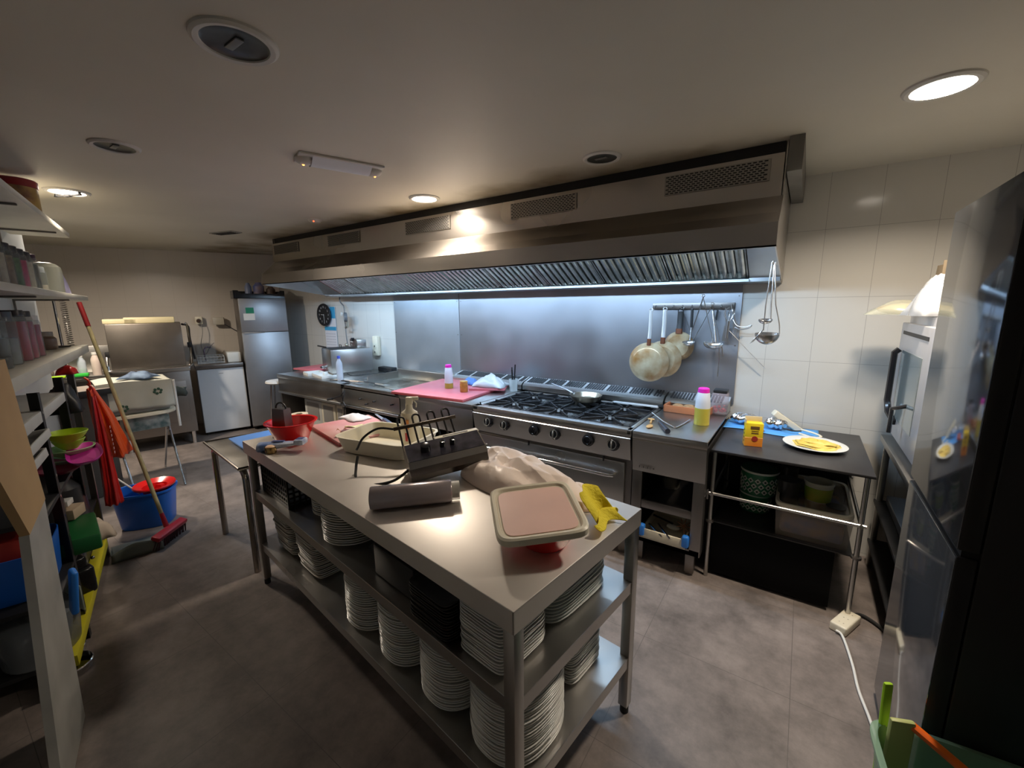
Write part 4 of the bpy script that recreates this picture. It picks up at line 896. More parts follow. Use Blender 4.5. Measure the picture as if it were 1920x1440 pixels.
# pink cutting board, onion, cheese, knife
t = thing('chopping_board', 'pink chopping board on the steel table behind the red bowl', 'chopping board', ISL(1.755, .535, Z), IRZ-.10)
b = B(); b.box(-.22, .25, -.20, .17, .002, .022, bev=.003); b.box(-.22, .25, -.201, .171, 0, .012, mi=1); b.obj('slab', [mat('pale_pink_board', (.66, .40, .38), .5, c2=(.60, .22, .22), vs=4), PINKE], t)
t = thing('onion', 'peeled red onion half lying on the pink board', 'onion', ISL(1.60, .40, Z+.043), .4)
b = B(); b.ball((0, 0, 0), .024, 1.9, 1, .85); b.obj('bulb', mat('red_onion', (.62, .45, .48), .4, c2=(.25, .04, .10), vs=12), t)
b = B(); b.surf(lambda u, v: (-.06+.05*u, -.02+.04*v, .01+.012*math.sin(6*u+4*v)), 6, 6); b.obj('peel', mat('onion_peel', (.45, .18, .08), .5), t)
b = B(); b.surf(lambda u, v: (-.045+.09*u, -.03+.06*v*(.4+.6*u), .002+.004*math.sin(5*u+3*v)), 8, 5); solo(b, 'lemon_slice', mat('pale_yellow', (.72, .68, .35), .5), 'thin pale yellow slice lying on the pink board', 'food', ISL(1.76, .52, Z+.024), .5, solid=.002)
t = thing('kitchen_knife', 'knife with a dark blue handle lying at the back of the pink board', 'knife', ISL(1.72, .70, Z+.028), IRZ+PI-.25)
b = B(); b.box(-.13, .0, -.011, .011, 0, .018, bev=.005); b.obj('handle', mat('navy_handle', (.03, .04, .10), .35), t)
b = B(); b.prism([(0, -.012), (.16, -.003), (.175, .008), (0, .012)], .005, .008); b.obj('blade', UT, t)
b = B(); b.surf(crumple(.20, .14, .02, 8), 14, 10); solo(b, 'paper_sheet', mat('white_paper', (.72, .70, .70), .6), 'crumpled white paper at the far back corner of the pink board', 'paper', ISL(1.93, .62, Z+.023), IRZ, solid=.001)
# red bowl with box grater, paper roll
t = thing('mixing_bowl', 'bright red plastic bowl with a grater in it, far end of steel table', 'bowl', ISL(1.855, .20, Z))
b = B(); b.lathe([(0, 0), (.080, 0), (.085, .006), (.125, .10), (.137, .105), (.137, .110), (.122, .109), (.082, .010), (0, .007)], 44); b.obj('bowl_body', REDP, t)
t = thing('box_grater', 'dark upright metal grater standing in the bright red bowl', 'grater', ISL(1.885, .165, Z+.012), .3)
b = B(); b.prism([(-.05, -.03), (.05, -.03), (.05, .03), (-.05, .03)], .0, .17, top=.82); b.obj('body', STEELD, t)
b = B(); b.tube(arc((0, 0, .168), .035, 0, PI, 8), .005, 6); b.obj('handle', BLACKM, t)
t = thing('paper_roll', 'small cream paper roll standing behind the bright red bowl', 'paper roll', ISL(2.00, .30, Z))
b = B(); b.lathe([(.022, 0), (.05, 0), (.05, .105), (.022, .105), (.022, 0)], 28); b.obj('roll', mat('cream_paper', (.75, .70, .58), .7), t)
b = B(); b.lathe([(.019, .002), (.022, .002), (.022, .104), (.019, .104), (.019, .002)], 20); b.obj('core', mat('card_core', (.55, .48, .38), .7), t)
# silicone tube / paste pack with tin
t = thing('food_pouch', 'blue and white squeezed food pouch leaning on the red bowl', 'pouch', ISL(1.705, .075, Z+.02), IRZ+.75)
b = B(); b.surf(lambda u, v: (-.10+.20*u, (.035*(1-.25*u))*math.cos(2*PI*v), .026*math.sin(2*PI*v)*(1-.65*u)+.022*u), 10, 18); b.box(.09, .14, -.032, .032, .015, .045, bev=.008); b.obj('pouch_body', mat('blue_white_pouch', (.62, .66, .75), .3, c2=(.12, .22, .50), vs=18), t)
b = B(); b.box(.098, .132, -.018, .018, .0452, .0462); b.box(-.03, .03, -.010, .010, .031, .034); b.obj('printed_panel', mat('navy_print', (.06, .10, .25), .4), t)
t = thing('small_tin', 'short brass coloured tin at the front edge of the steel table', 'tin', ISL(1.705, .035, Z))
b = B(); b.lathe([(0, 0), (.026, 0), (.027, .003), (.027, .030), (.026, .033), (.024, .030), (0, .030)], 28); b.obj('tin_body', mat('brass_tin', (.45, .30, .12), .25, .9, var=.3), t)
b = B(); b.ball((0, 0, .030), .024, 1.1, 1, .45); b.obj('contents', mat('peach_food', (.75, .50, .30), .5), t)
# ================================================================ left: wall shelves, rack, far corner
SHW = mat('cream_shelf_board', (.60, .58, .50), .5, var=.12, vs=4)
for z, s0, s1, dep, la in ((2.165, -.9, 1.86, .295, 'top cream wall shelf under the ceiling at the left'), (1.715, -.9, 2.22, .295, 'middle cream wall shelf carrying the upper row of jars'), (1.35, -.9, 1.74, .295, 'lowest cream wall shelf carrying the red and clear jars')):
    t = thing('wall_shelf', la, 'shelf', RK(0, 0, z), RRZ)
    th = .035 if z > 1.4 else .055
    b = B(); b.box(-s1, -s0, -dep, 0, -th, 0, bev=.004); b.obj('board', SHW, t)
    for s in (.55, 1.55):
        b = B(); b.box(-s-.008, -s+.008, -dep, -.03, -th-.012, -th-.001, bev=.003); b.box(-s-.008, -s+.008, -dep, -dep+.012, -th-.14, -th-.001, bev=.003); b.obj('bracket', STEELD, t)
def on(s, t, z): return RK(s, t, z)
# tin on the top shelf
t = thing('biscuit_tin', 'round gold tin with a dark red lid on the top shelf', 'tin', on(1.02, -.10, 2.166), RRZ)
b = B(); b.lathe([(0, 0), (.088, 0), (.092, .004), (.092, .135), (0, .135)], 36); b.obj('tin_body', mat('gold_brown_print', (.48, .33, .10), .4, .3, c2=(.18, .09, .05), vs=12), t)
b = B(); b.lathe([(.090, .125), (.096, .128), (.097, .162), (.090, .168), (0, .168)], 36); b.obj('lid', mat('dark_red_lid', (.28, .015, .02), .35), t)
# upper row of jars
JG = mat('jar_clear', (.30, .34, .34), .1, alpha=.28)
def jar(s, tt, z, r, h, lidc, fill, fillh, la, nm='storage_jar', lidh=.035, g=None, sq=1):
    t = thing(nm, la, 'jar', on(s, tt, z+.001), RRZ, group=g)
    b = B(); b.lathe([(0, 0), (r*.94, 0), (r, .006), (r, h*.82), (r*.82, h*.93), (r*.8, h-lidh*.3), (0, h-lidh*.3)], 24, pw=sq); b.obj('jar_body', JG, t)
    b = B(); b.lathe([(r*.82, h-lidh), (r*.88, h-lidh), (r*.88, h-.003), (r*.84, h), (0, h)], 24); b.obj('lid', lidc, t)
    if fill: b = B(); b.lathe([(0, .003), (r*.90, .003), (r*.93, .008), (r*.93, fillh*h), (0, fillh*h)], 20, pw=sq); b.obj('contents', fill, t)
    return t
LB = mat('black_lid', (.02, .018, .022), .35); LP = mat('plum_lid', (.05, .015, .035), .35)
fills = [mat('spice_brown', (.30, .20, .10), .8, var=.4, vs=40), mat('spice_green', (.10, .20, .07), .8, var=.4, vs=40), mat('spice_magenta', (.48, .03, .12), .7, var=.3, vs=40), mat('spice_cream', (.55, .50, .38), .8, var=.2, vs=40), mat('spice_dark', (.08, .07, .06), .8, var=.3, vs=40)]
names = ['brown spice', 'dried green herbs', 'magenta powder', 'cream coloured grains', 'dark seeds']
ups = [(.22, 0), (.36, 0), (.50, 0), (.64, 1), (.78, 2), (.92, 3), (1.06, 4)]
for k, (s, f) in enumerate(ups):
    f = [0, 3, 0, 1, 2, 3, 4][k]
    w_ = ['nearest', 'second nearest', 'third nearest', 'fourth', 'fifth', 'sixth', 'seventh'][k]
    jar(s, -.13, 1.715, .058, .215, LB if k < 6 else LP, fills[f], .72, 'clear jar of %s, dark lid, %s in the upper row' % (names[f], w_), g='jars on the middle shelf')
jar(1.30, -.14, 1.715, .06, .16, mat('grey_lid', (.35, .38, .38), .4), fills[3], .3, 'low cloudy jar right of the dark lidded row on the middle shelf', g='jars on the middle shelf')
t = thing('measuring_jug', 'cloudy plastic jug with a handle near the far end of the middle shelf', 'jug', on(1.60, -.13, 1.716), RRZ+.3)
MILK = mat('cloudy_poly', (.24, .25, .21), .35, alpha=.6)
b = B(); b.lathe([(0, 0), (.07, 0), (.08, .01), (.085, .15), (.08, .18), (.06, .20), (.035, .21), (0, .21)], 28, pw=.8); b.obj('jug_body', MILK, t)
b = B(); b.tube(smoothp([(-.05, 0, .205), (-.10, 0, .21), (-.12, 0, .15), (-.08, 0, .09)], 6), .011, 8); b.obj('handle', MILK, t)
t = thing('plastic_jug', 'second cloudy jug with a pale lid on the middle shelf behind the first', 'jug', on(1.83, -.15, 1.716), RRZ)
b = B(); b.lathe([(0, 0), (.07, 0), (.075, .01), (.075, .13), (.04, .17), (.03, .185), (0, .185)], 26); b.obj('jug_body', MILK, t)
b = B(); b.tube(smoothp([(-.05, -.03, .20), (-.10, -.03, .19), (-.115, -.03, .13), (-.09, -.02, .09)], 6), .010, 8); b.obj('handle', MILK, t)
b = B(); b.surf(crumple(.10, .09, .16, 41), 14, 12); solo(b, 'plastic_bag', mat('lilac_film', (.42, .40, .62), .4, alpha=.8), 'crumpled lilac plastic bag at the far end of the middle shelf', 'bag', on(2.06, -.12, 1.718), RRZ, solid=.001)
# lower row
PINKL = mat('pink_drink', (.42, .04, .07), .25, var=.25, vs=10)
lows = [(-.10, .075, .26, LB, fills[4], .35, 'wide clear jar with a black lid, nearest on the lowest shelf'), (.10, .07, .26, LB, fills[4], .2, 'wide clear jar with a black lid, second on the lowest shelf'), (.30, .065, .25, LB, mat('grey_mix', (.28, .30, .30), .7, var=.4, vs=20), .5, 'clear jar of grey contents on the lowest shelf left of the pink bottles')]
for s, r, h, l, f, fh, la in lows: jar(s, -.14, 1.35, r, h, l, f, fh, la, lidh=.045, g='jars on the lowest shelf')
for s, la, h in ((.49, 'red filled bottle with a black lid, left of three on the lowest shelf', .255), (.63, 'red filled bottle with a black lid, middle of three on the lowest shelf', .25), (.78, 'pale topped bottle of pink powder, right of three on the lowest shelf', .225)):
    jar(s, -.12, 1.35, .048, h, LB if s < .7 else mat('pale_label', (.62, .60, .58), .5), PINKL, .78, la, lidh=.03 if s < .7 else .06, g='jars on the lowest shelf')
t = thing('powder_jar', 'small dark jar with a brown lid at the far end of the lowest shelf', 'jar', on(1.33, -.16, 1.351), RRZ)
b = B(); b.lathe([(0, 0), (.055, 0), (.062, .01), (.062, .07), (.045, .09), (0, .09)], 24); b.obj('jar_body', mat('coffee_brown', (.13, .085, .06), .3), t)
b = B(); b.lathe([(.045, .085), (.05, .088), (.05, .115), (0, .116)], 24); b.obj('lid', mat('taupe_lid', (.22, .19, .16), .4), t)
b = B(); b.box(-.04, .04, -.03, .03, 0, .09, bev=.006); solo(b, 'small_box', BLACKM, 'small black box left of the dark jar on the lowest shelf', 'box', on(1.18, -.17, 1.351), RRZ)
b = B(); b.lathe([(0, 0), (.07, 0), (.075, .006), (0, .01)], 24); solo(b, 'dark_saucer', BLACKM, 'flat dark dish at the end corner of the lowest shelf', 'dish', on(1.55, -.14, 1.351), RRZ)
# bluish electric box / white panel under the lowest shelf
WB = mat('cool_white_board', (.56, .60, .66), .4, var=.04)
b = B(); b.box(-1.35, .25, -.298, -.285, 1.09, 1.285, bev=.002); solo(b, 'white_back_board', WB, 'cool white board mounted under the lowest shelf', 'board', on(0, 0, 0), RRZ)
# ---------------------------------------------------------------- slotted angle rack
t = thing('shelf_rack', 'slotted black angle rack crammed with kitchen goods below the wall shelves', 'shelf rack', on(0, 0, 0), RRZ)
def post(s, tt, z0, z1, wd=.04, m=BLACKM, holes=True):
    b = B(); b.box(-s-wd/2, -s+wd/2, tt-.004, tt, z0, z1); b.box(-s-wd/2, -s-wd/2+.004, tt-wd, tt, z0, z1); p = b.obj('post', m, t)
    if holes:
        h = B(); n = int((z1-z0)/.10)
        for k in range(n): h.cyl((-s, tt, z0+.05+k*.10), (-s, tt+.0012, z0+.05+k*.10), .007, seg=10)
        h.obj('bolt_holes', CHROME, p)
post(.03, -.005, .0, 1.24); post(-.02, -.30, 0, 1.24)
post(.60, -.005, .55, 1.24); post(.92, .0, 0, 1.22, .035, STEELD, False); post(.92, -.30, 0, 1.22, .035, STEELD, False)
WS = mat('white_rack_shelf', (.55, .55, .52), .45, var=.1)
for z, s0, s1, m, th in ((1.16, -.32, .62, WS, .05), (.77, -.32, .9, BLACKM, .02), (.42, -.35, .9, BLACKM, .02), (.12, -.30, .9, BLACKM, .02)):
    b = B(); b.box(-s1, -s0, -.30, -.006, z-th, z, bev=.003); b.obj('rack_shelf', m, t)
b = B(); b.box(-.9, .32, -.05, .004, .085, .135, bev=.002); b.obj('yellow_front_edge', mat('yellow_shelf', (.62, .56, .02), .5), t)
# things on the rack
def rk(b, nm, m, la, cat, s, tt, z, rz=0, **k): return solo(b, nm, m, la, cat, on(s, tt, z), RRZ+rz, **k)
for (s, tt, z, rz, rx, L_, la) in ((-.20, -.09, 1.035, 0, .10, .40, 'upper white plastic tray leaning out of the rack'), (-.30, -.09, .975, 0, .10, .36, 'lower white plastic tray leaning out of the rack')):
    t2 = thing('plastic_tray', la, 'tray', on(s, tt, z), RRZ+rz, rx=rx)
    b = B(); b.box(-L_/2, L_/2, -.10, .10, 0, .006); b.obj('tray_base', mat('dim_white_plastic', (.50, .50, .50), .4), t2)
    b = B()
    for a in ((-L_/2, L_/2, -.103, -.095), (-L_/2, L_/2, .095, .103), (-L_/2-.003, -L_/2+.004, -.103, .103), (L_/2-.004, L_/2+.003, -.103, .103)): b.box(*a, 0, .036, bev=.002)
    b.obj('tray_rim', WS, t2)
b = B(); b.box(-.11, .11, -.07, .07, 0, .05, bev=.015); rk(b, 'red_box', mat('dark_red', (.16, .01, .015), .5), 'dark red box behind the white trays on the rack', 'box', -.05, -.20, 1.0)
def bowlm(r, h): return [(0, 0), (r*.45, 0), (r*.5, .004), (r*.82, h*.55), (r, h), (r*.985, h+.004), (r*.8, h*.58), (r*.45, .008), (0, .008)]
for z, r, h, c, la, s in ((.905, .085, .055, (.42, .60, .01), 'lime green plastic bowl on top of the bowl pile', .62), (.865, .065, .05, (.38, .56, .03), 'second lime bowl under the top one in the pile', .64), (.825, .10, .045, (.40, .66, .28), 'pale green bowl in the middle of the bowl pile', .64), (.772, .118, .05, (.36, .66, .40), 'mint green tray at the bottom of the bowl pile', .66)):
    b = B(); b.lathe(bowlm(r, h), 36); rk(b, 'plastic_bowl', mat('bowl_%d' % int(z*1000), c, .35), la, 'bowl', s-.17, -.01, z, group='green bowls on the rack')
b = B(); b.lathe([(0, 0), (.8, 0), (1, .02), (1, .024), (.8, .005), (0, .005)], 40, sx=.22, sy=.07, pw=.8); rk(b, 'oval_tray', mat('magenta_plastic', (.55, .02, .32), .35), 'magenta plastic lid poking out of the bowl pile', 'lid', .33, .06, .845, .15, rx=.10)
b = B(); b.lathe([(0, 0), (.8, 0), (1, .02), (1, .024), (.8, .005), (0, .005)], 40, sx=.17, sy=.08, pw=.8); rk(b, 'oval_tray', mat('dark_magenta', (.30, .01, .05), .35), 'dark red plastic lid under the magenta one in the rack', 'lid', .36, -.08, .792, .7, rx=.1)
b = B(); b.lathe([(0, 0), (.14, 0), (.17, .012), (.17, .018), (.13, .006), (0, .006)], 36); rk(b, 'dark_tray', BLACKM, 'round black tray lying under the green bowls', 'tray', .62, -.13, .7535+.0) if 0 else b.bm.free()
# machines and things lower
t2 = thing('kitchen_machine', 'large dark appliance with a grey lid on the rack under the bowls', 'appliance', on(.62, -.145, .421), RRZ)
b = B(); b.lathe([(0, 0), (.13, 0), (.14, .01), (.13, .20), (.09, .25), (0, .26)], 28, pw=.7); b.obj('machine_body', mat('dark_appliance', (.025, .024, .026), .35), t2)
b = B(); b.ball((.0, .02, .24), .07, 1.3, 1, .8); b.obj('grey_lid', mat('grey_appliance_lid', (.20, .24, .22), .4), t2)
b = B(); b.box(-.09, .09, -.10, .12, 0, .24, bev=.03, seg=3); rk(b, 'black_appliance', mat('dark_appliance', (.025, .024, .026), .35), 'black boxy appliance on the rack left of the large dark one', 'appliance', .28, -.17, .421)
for z, s, tt, w_, d_, h_, m, nm, la, rz in ((.50, .18, -.10, .17, .09, .085, mat('dark_green_box', (.01, .14, .035), .45, var=.2), 'green_box', 'dark green box lying tilted low on the rack', .15),):
    b = B(); b.box(-w_, w_, -d_, d_, 0, h_, bev=.012); rk(b, nm, m, la, 'box', .22, -.02, .425, rz, group=None)
b = B(); b.box(-.055, .055, -.045, .045, 0, .055, bev=.004); rk(b, 'card_box', mat('tan_card', (.50, .38, .26), .7), 'tan cardboard box on top of the green box', 'box', .38, -.05, .515, -.3)
b = B(); b.box(-.035, .035, -.03, .03, 0, .03, bev=.004); rk(b, 'white_box', WHITEP, 'tiny white box with dark print on the tan box', 'box', .42, -.07, .571, -.2)
b = B(); b.surf(crumple(.17, .13, .10, 51), 16, 14); rk(b, 'paper_wrap', mat('beige_paper', (.50, .42, .34), .7), 'crumpled beige paper beside the green box on the rack', 'paper', .46, .03, .335, .2, solid=.001)
b = B(); b.box(-.08, .08, -.02, .10, 0, .30) if 0 else b.box(-.17, .17, -.1, .1, 0, .13, bev=.01); rk(b, 'grey_container', mat('grey_blue_container', (.16, .17, .23), .4), 'grey blue container below the green box on the rack', 'container', .36, -.14, .122)
t2 = thing('black_gadget', 'black hand mixer lying at the front of the yellow shelf', 'mixer', on(.27, -.03, .122), RRZ+.4)
b = B(); b.box(-.05, .05, -.04, .04, 0, .15, bev=.02, seg=3); b.box(-.035, .035, -.06, .02, .14, .21, bev=.015, seg=3); b.obj('body', BLACKG, t2)
b = B(); b.ball((.02, .045, .18), .009); b.ball((-.02, .045, .04), .009); b.obj('buttons', CHROME, t2)
b = B(); b.box(-.03, .03, -.012, .012, -.10, .10, bev=.011, seg=3); rk(b, 'blue_scoop', mat('bright_blue', (.03, .22, .75), .4), 'bright blue plastic handle in front of the rack beside the white post', 'tool', -.30, .03, .42, .3, rx=-.1, ry=.1)
b = B(); b.box(-.12, .12, -.003, .003, 0, .12, bev=.002); rk(b, 'clear_sheet', mat('greenish_sheet', (.40, .45, .36), .3, alpha=.8), 'pale translucent sheet standing on the yellow shelf', 'sheet', -.12, -.02, .28, .5)
for k, (s, z, la) in enumerate(((-.20, .001, 'shiny tin lying on the floor under the yellow shelf, nearest the post'), (-.06, .001, 'shiny tin lying on the floor under the yellow shelf, farther one'))):
    b = B(); b.lathe([(0, 0), (.075, 0), (.08, .004), (.08, .03), (.076, .034), (.072, .008), (0, .008)], 32); rk(b, 'cake_tin', CHROME, la, 'lid', s, -.05-.04*k, z)
b = B(); b.box(-.16, .16, -.12, .12, 0, .30, bev=.02); rk(b, 'dark_bin', mat('dark_bin', (.03, .028, .028), .5), 'dark plastic bin on the floor deep under the rack', 'bin', .60, -.17, .122)
# ---------------------------------------------------------------- white post with tan board, blue basket behind
t2 = thing('leaning_board', 'tall white board with a tan card strip above, leaning at the left edge', 'board', on(-.62, .02, 0), RRZ)
b = B(); M = Matrix.Rotation(-.13, 4, 'Y').inverted() if 0 else Matrix.Identity(4)
b.extr([(-.012, 0), (.012, 0), (.012, 1.0), (-.012, 1.0)], 0, .001) if 0 else None
pts = [(.35, 0.0), (-.076, 0.0), (-.19, .89), (.08, .86)]
b.at(rx=PI/2); b.prism([(x, z) for x, z in pts], -.012, .012); b.obj('white_panel', mat('dirty_white_panel', (.44, .44, .41), .5, var=.25, vs=5), t2)
b = B(); pts = [(.08, .86), (-.19, .89), (-.085, 1.44), (.45, 1.44)]
b.at(rx=PI/2); b.prism([(x, z) for x, z in pts], -.014, .010); b.obj('tan_panel', mat('tan_cardboard', (.52, .34, .16), .75, var=.12, vs=4), t2)
t2 = thing('shopping_basket', 'blue basket with a red item behind the white board at the left edge', 'basket', on(-.12, -.155, .421), RRZ)
b = B(); b.lathe([(0, 0), (.86, 0), (.9, .01), (1, .2), (.97, .2), (.86, .012), (0, .012)], 40, sx=.17, sy=.13, pw=.35); b.obj('basket_body', BLUEP, t2)
b = B(); b.box(-.13, .13, -.09, .09, .10, .27, bev=.03); b.obj('red_item', mat('dull_red', (.45, .03, .02), .5), t2)
b = B(); b.lathe([(0, 0), (.14, 0), (.15, .01), (.17, .19), (.13, .21), (0, .21)], 28, sy=.8); solo(b, 'clear_tub', mat('smoky_tub', (.20, .22, .24), .25, alpha=.7), 'smoky clear tub under the blue basket at the left edge', 'tub', on(-.16, -.12, .1215), RRZ)


# ---------------------------------------------------------------- red bags hanging off the rack
def hang(name, la, s, tt, ztop, pts, w0, w1, m, dep=.05, seed=1, txt=False):
    t2 = thing(name, la, 'bag', on(s, tt, ztop), RRZ)
    L_ = len(pts)-1; r = random.Random(seed); ph = [r.uniform(0, 6) for _ in range(4)]
    def fn(u, v):
        q = v*L_; i = min(int(q), L_-1); f = q-i; p = Vector(pts[i]).lerp(Vector(pts[i+1]), f)
        w_ = (w0+(w1-w0)*v**.9)*(1+.06*math.sin(9*v+ph[1])); a = 2*PI*u
        k = 1+.18*math.sin(5*a+ph[0]+4*v)*(1-.4*v)+.07*math.sin(11*a+ph[2]+7*v)
        return (p.x+w_*k*math.cos(a), p.y+dep*(.25+v)*k*math.sin(a), p.z-.006*math.sin(8*a+5*v))
    b = B(); b.surf(fn, 60, 26, wrap=True); b.obj('bag_body', m, t2, solid=.001, sm=28)
    b = B(); b.tube(smoothp([pts[0], (pts[0][0]+.01, pts[0][1], pts[0][2]+.05), (pts[0][0]-.02, pts[0][1]-.02, pts[0][2]+.07)], 5), .006, 8); b.obj('hanging_loop', m, t2)
    return t2
ORG = mat('orange_red_plastic', (.85, .10, .01), .4, c2=(.72, .03, .01), vs=5)
RDM = mat('red_bag_plastic', (.62, .015, .01), .35, c2=(.45, .01, .01), vs=6)
hang('plastic_bag', 'bright orange red plastic bag hanging from the end of the rack', .92, .06, 1.12, [(0, 0, 0), (-.05, .01, -.10), (-.11, .02, -.20), (-.19, .03, -.36), (-.26, .04, -.50)], .045, .135, ORG, .06, 3)
t2 = hang('red_sleeve', 'long narrow red bag with pale print hanging at the rack corner', .90, .07, 1.08, [(0, 0, 0), (0, 0, -.15), (.0, 0, -.35), (0, 0, -.60), (.0, 0, -.72)], .035, .045, RDM, .035, 7)
b = B()
for k in range(7): b.box(-.012+.004*math.sin(k*2), .014+.004*math.sin(k*3), .046, .048, -.22-k*.028, -.206-k*.028)
b.obj('pale_print', mat('pale_pink_print', (.70, .45, .42), .5), t2)
b = B(); b.surf(crumple(.09, .09, .05, 61), 14, 14); solo(b, 'red_cloth', RDM, 'red crumpled cloth knotted on top of the rack corner', 'cloth', on(.88, -.02, 1.225), RRZ, solid=.002)
b = B(); b.surf(crumple(.12, .16, .16, 67), 14, 14); solo(b, 'black_bag', mat('black_bag', (.012, .012, .013), .4), 'black plastic bag hanging inside the rack corner', 'bag', on(.72, -.04, 1.02), RRZ, solid=.002)
# ---------------------------------------------------------------- broom, dustpan, bucket
t = thing('broom', 'long wooden handled broom with a red head leaning toward the shelves', 'broom', (0, 0, 0))
A_ = Vector((-3.56, .86, .10)); 
import mathutils
TOP = Vector((-4.17, .745, 1.655))
b = B(); b.tube([A_, A_.lerp(TOP, .90)], .0125, 12); b.obj('handle', mat('pale_wood_stick', (.42, .36, .18), .5, var=.3, vs=6, stretch=(8, 8, 1)), t)
b = B(); b.tube([A_.lerp(TOP, .895), A_.lerp(TOP, .99), TOP], .0145, 12); b.obj('red_grip', mat('dark_red_grip', (.20, .008, .01), .4), t)
b = B(); b.tube([A_, A_.lerp(TOP, .06)], .017, 12, r1=.013); b.obj('socket', mat('red_broom_head', (.42, .01, .03), .4), t)
BH = Matrix.Translation((-3.535, .865, .07)) @ Matrix.Rotation(math.atan2(.2, -.16), 4, 'Z') @ Matrix.Rotation(.35, 4, 'X')
b = B().mat4(BH); b.box(-.14, .14, -.028, .028, 0, .032, bev=.008, seg=3); b.obj('broom_head', mat('red_broom_head', (.42, .01, .03), .4), t)
b = B().mat4(BH)
rr = random.Random(8)
for k in range(30):
    for j in range(4):
        x = -.13+k*.009; y = -.02+j*.0135; b.cyl((x, y, 0), (x*1.06+rr.uniform(-.006, .006), y*1.5+rr.uniform(-.006, .006), -.062), .0032, seg=5)
tag(b.obj('bristles', mat('dark_bristles', (.06, .01, .015), .6), t), kind='stuff')
t = thing('dustpan', 'grey green dustpan lying on the floor left of the broom head', 'dustpan', (-3.60, .70, .003), math.atan2(.12, -.2)+PI/2+.35)
DP = mat('grey_green_plastic', (.17, .19, .17), .4)
b = B(); b.surf(lambda u, v: ((-.13+.26*u), -.13+.26*v, .003+.05*v**2), 12, 10); b.obj('pan', DP, t, solid=.004)
b = B(); b.surf(lambda u, v: (-.13+.26*u, .13, .053*v+.045*v*math.sin(PI*u)), 12, 4); b.surf(lambda u, v: (-.13, -.13+.26*u, .003+.05*u**2+.04*v*u), 8, 3); b.surf(lambda u, v: (.13, -.13+.26*u, .003+.05*u**2+.04*v*u), 8, 3); b.obj('pan_walls', DP, t, solid=.004)
t = thing('mop_bucket', 'blue oval mop bucket on the floor behind the broom', 'bucket', (-3.98, .87, .001), .98)
b = B(); b.lathe([(0, 0), (.80, 0), (.84, .01), (.98, .255), (1.04, .262), (1.04, .275), (.97, .275), (.96, .262), (.83, .015), (0, .012)], 56, sx=.185, sy=.135, pw=.62); b.obj('bucket_body', BLUEP, t)
b = B(); b.lathe([(.50, .20), (.60, .27), (1.0, .290), (1.03, .30), (1.0, .308), (.60, .285), (.47, .205), (.0, .20)], 44, (.065, 0, 0), sx=.125, sy=.135); b.obj('red_wringer', REDP, t)
b = B(); b.prism([(-.06, -.02), (.02, -.04), (.06, 0), (.01, .04)], .21, .29, top=.4); o = b.obj('wringer_cone', REDP, t); o.location = (.09, .02, 0)
b = B(); b.tube([(-3.55, .62, .33), (-3.93, .85, .235)], .006, 8) if 0 else b.tube([(-4.10, .72, .42), (-3.93, .83, .262)], .006, 8); solo(b, 'white_stick', WHITEP, 'thin white stick reaching into the blue bucket', 'stick')
# ---------------------------------------------------------------- table with oilcloth (high chair like) in front of the dishwasher
TB = (-5.10, 1.17, 0); TR = -.12
t = thing('folding_table', 'small round edged stand with thin crossed steel legs, piled under a printed cloth', 'table', TB, TR)
b = B(); b.lathe([(0, .640), (.98, .640), (1, .645), (1, .667), (.98, .672), (0, .672)], 40, sx=.22, sy=.27, pw=.6); b.obj('tabletop', CREAM, t)
for y, s_ in ((.20, 1), (.20, -1), (-.20, 1), (-.20, -1)):
    b = B(); b.tube([(-.15*s_, y+.012*s_, .640), (.50*s_ if s_ > 0 else -.22, y*.85+.012*s_, 0.008)], .0095, 8); b.obj('leg', CHROME, t)
b = B(); b.tube([(.20, .262, .50), (.205, .262, .95)], .011, 8); b.obj('white_upright', WHITEP, t)
CL = mat('printed_oilcloth', (.46, .46, .40), .6, c2=(.42, .42, .36), vs=8)
t = thing('oilcloth', 'pale printed cloth with dark green leaf motifs draped over the small stand', 'cloth', TB, TR)
def drape(u, v):
    y = -.27+.52*u; q = v
    if q < .5: x = -.20+.80*q; z = .968+.008*math.sin(9*u+6*q)
    else: x = .205+.02*(q-.5)*2+.010*math.sin(16*u)*(q-.5)*2; z = .968-.25*(q-.5)*2
    return (x, y, z+.008*math.sin(5*u))
b = B(); b.surf(drape, 44, 22); cl = b.obj('cloth_sheet', CL, t, solid=.003)
LEAF = mat('leaf_print', (.03, .08, .05), .6)
b = B()
for (u, v) in ((.78, .70), (.30, .97), (.62, .38)):
    for k in range(6):
        a = k*PI/3+u; x, y, z = drape(u, v)
        if v > .5: b.at((x+.006, y, z), ry=PI/2); b.ball((.022*math.sin(a), .026*math.cos(a), 0), .012, 1, 1, .12, seg=8)
        else: b.at((x, y, z+.004)); b.ball((.03*math.sin(a), .03*math.cos(a), 0), .013, 1, 1, .12, seg=8)
tag(b.obj('leaf_print', LEAF, cl), kind='stuff')
b = B(); b.box(-.17, .17, -.24, .22, .673, .945, bev=.02); solo(b, 'carton', mat('pale_carton', (.50, .50, .46), .6), 'pale carton standing under the printed cloth on the small stand', 'box', TB, TR)
b = B(); b.box(.0, .15, -.12, .20, .50, .636, bev=.01); solo(b, 'printed_sack', mat('sack_print', (.40, .42, .40), .5, c2=(.08, .14, .14), vs=14), 'pale sack with dark print hanging under the small stand', 'sack', TB, TR)
b = B(); b.surf(crumple(.24, .20, .06, 71), 26, 20); solo(b, 'cleaning_cloth', mat('denim_cloth', (.18, .26, .38), .85, c2=(.03, .05, .10), vs=9), 'crumpled blue cloth lying on the printed cloth', 'cloth', (-5.02, 1.20, .982), .7, solid=.003)
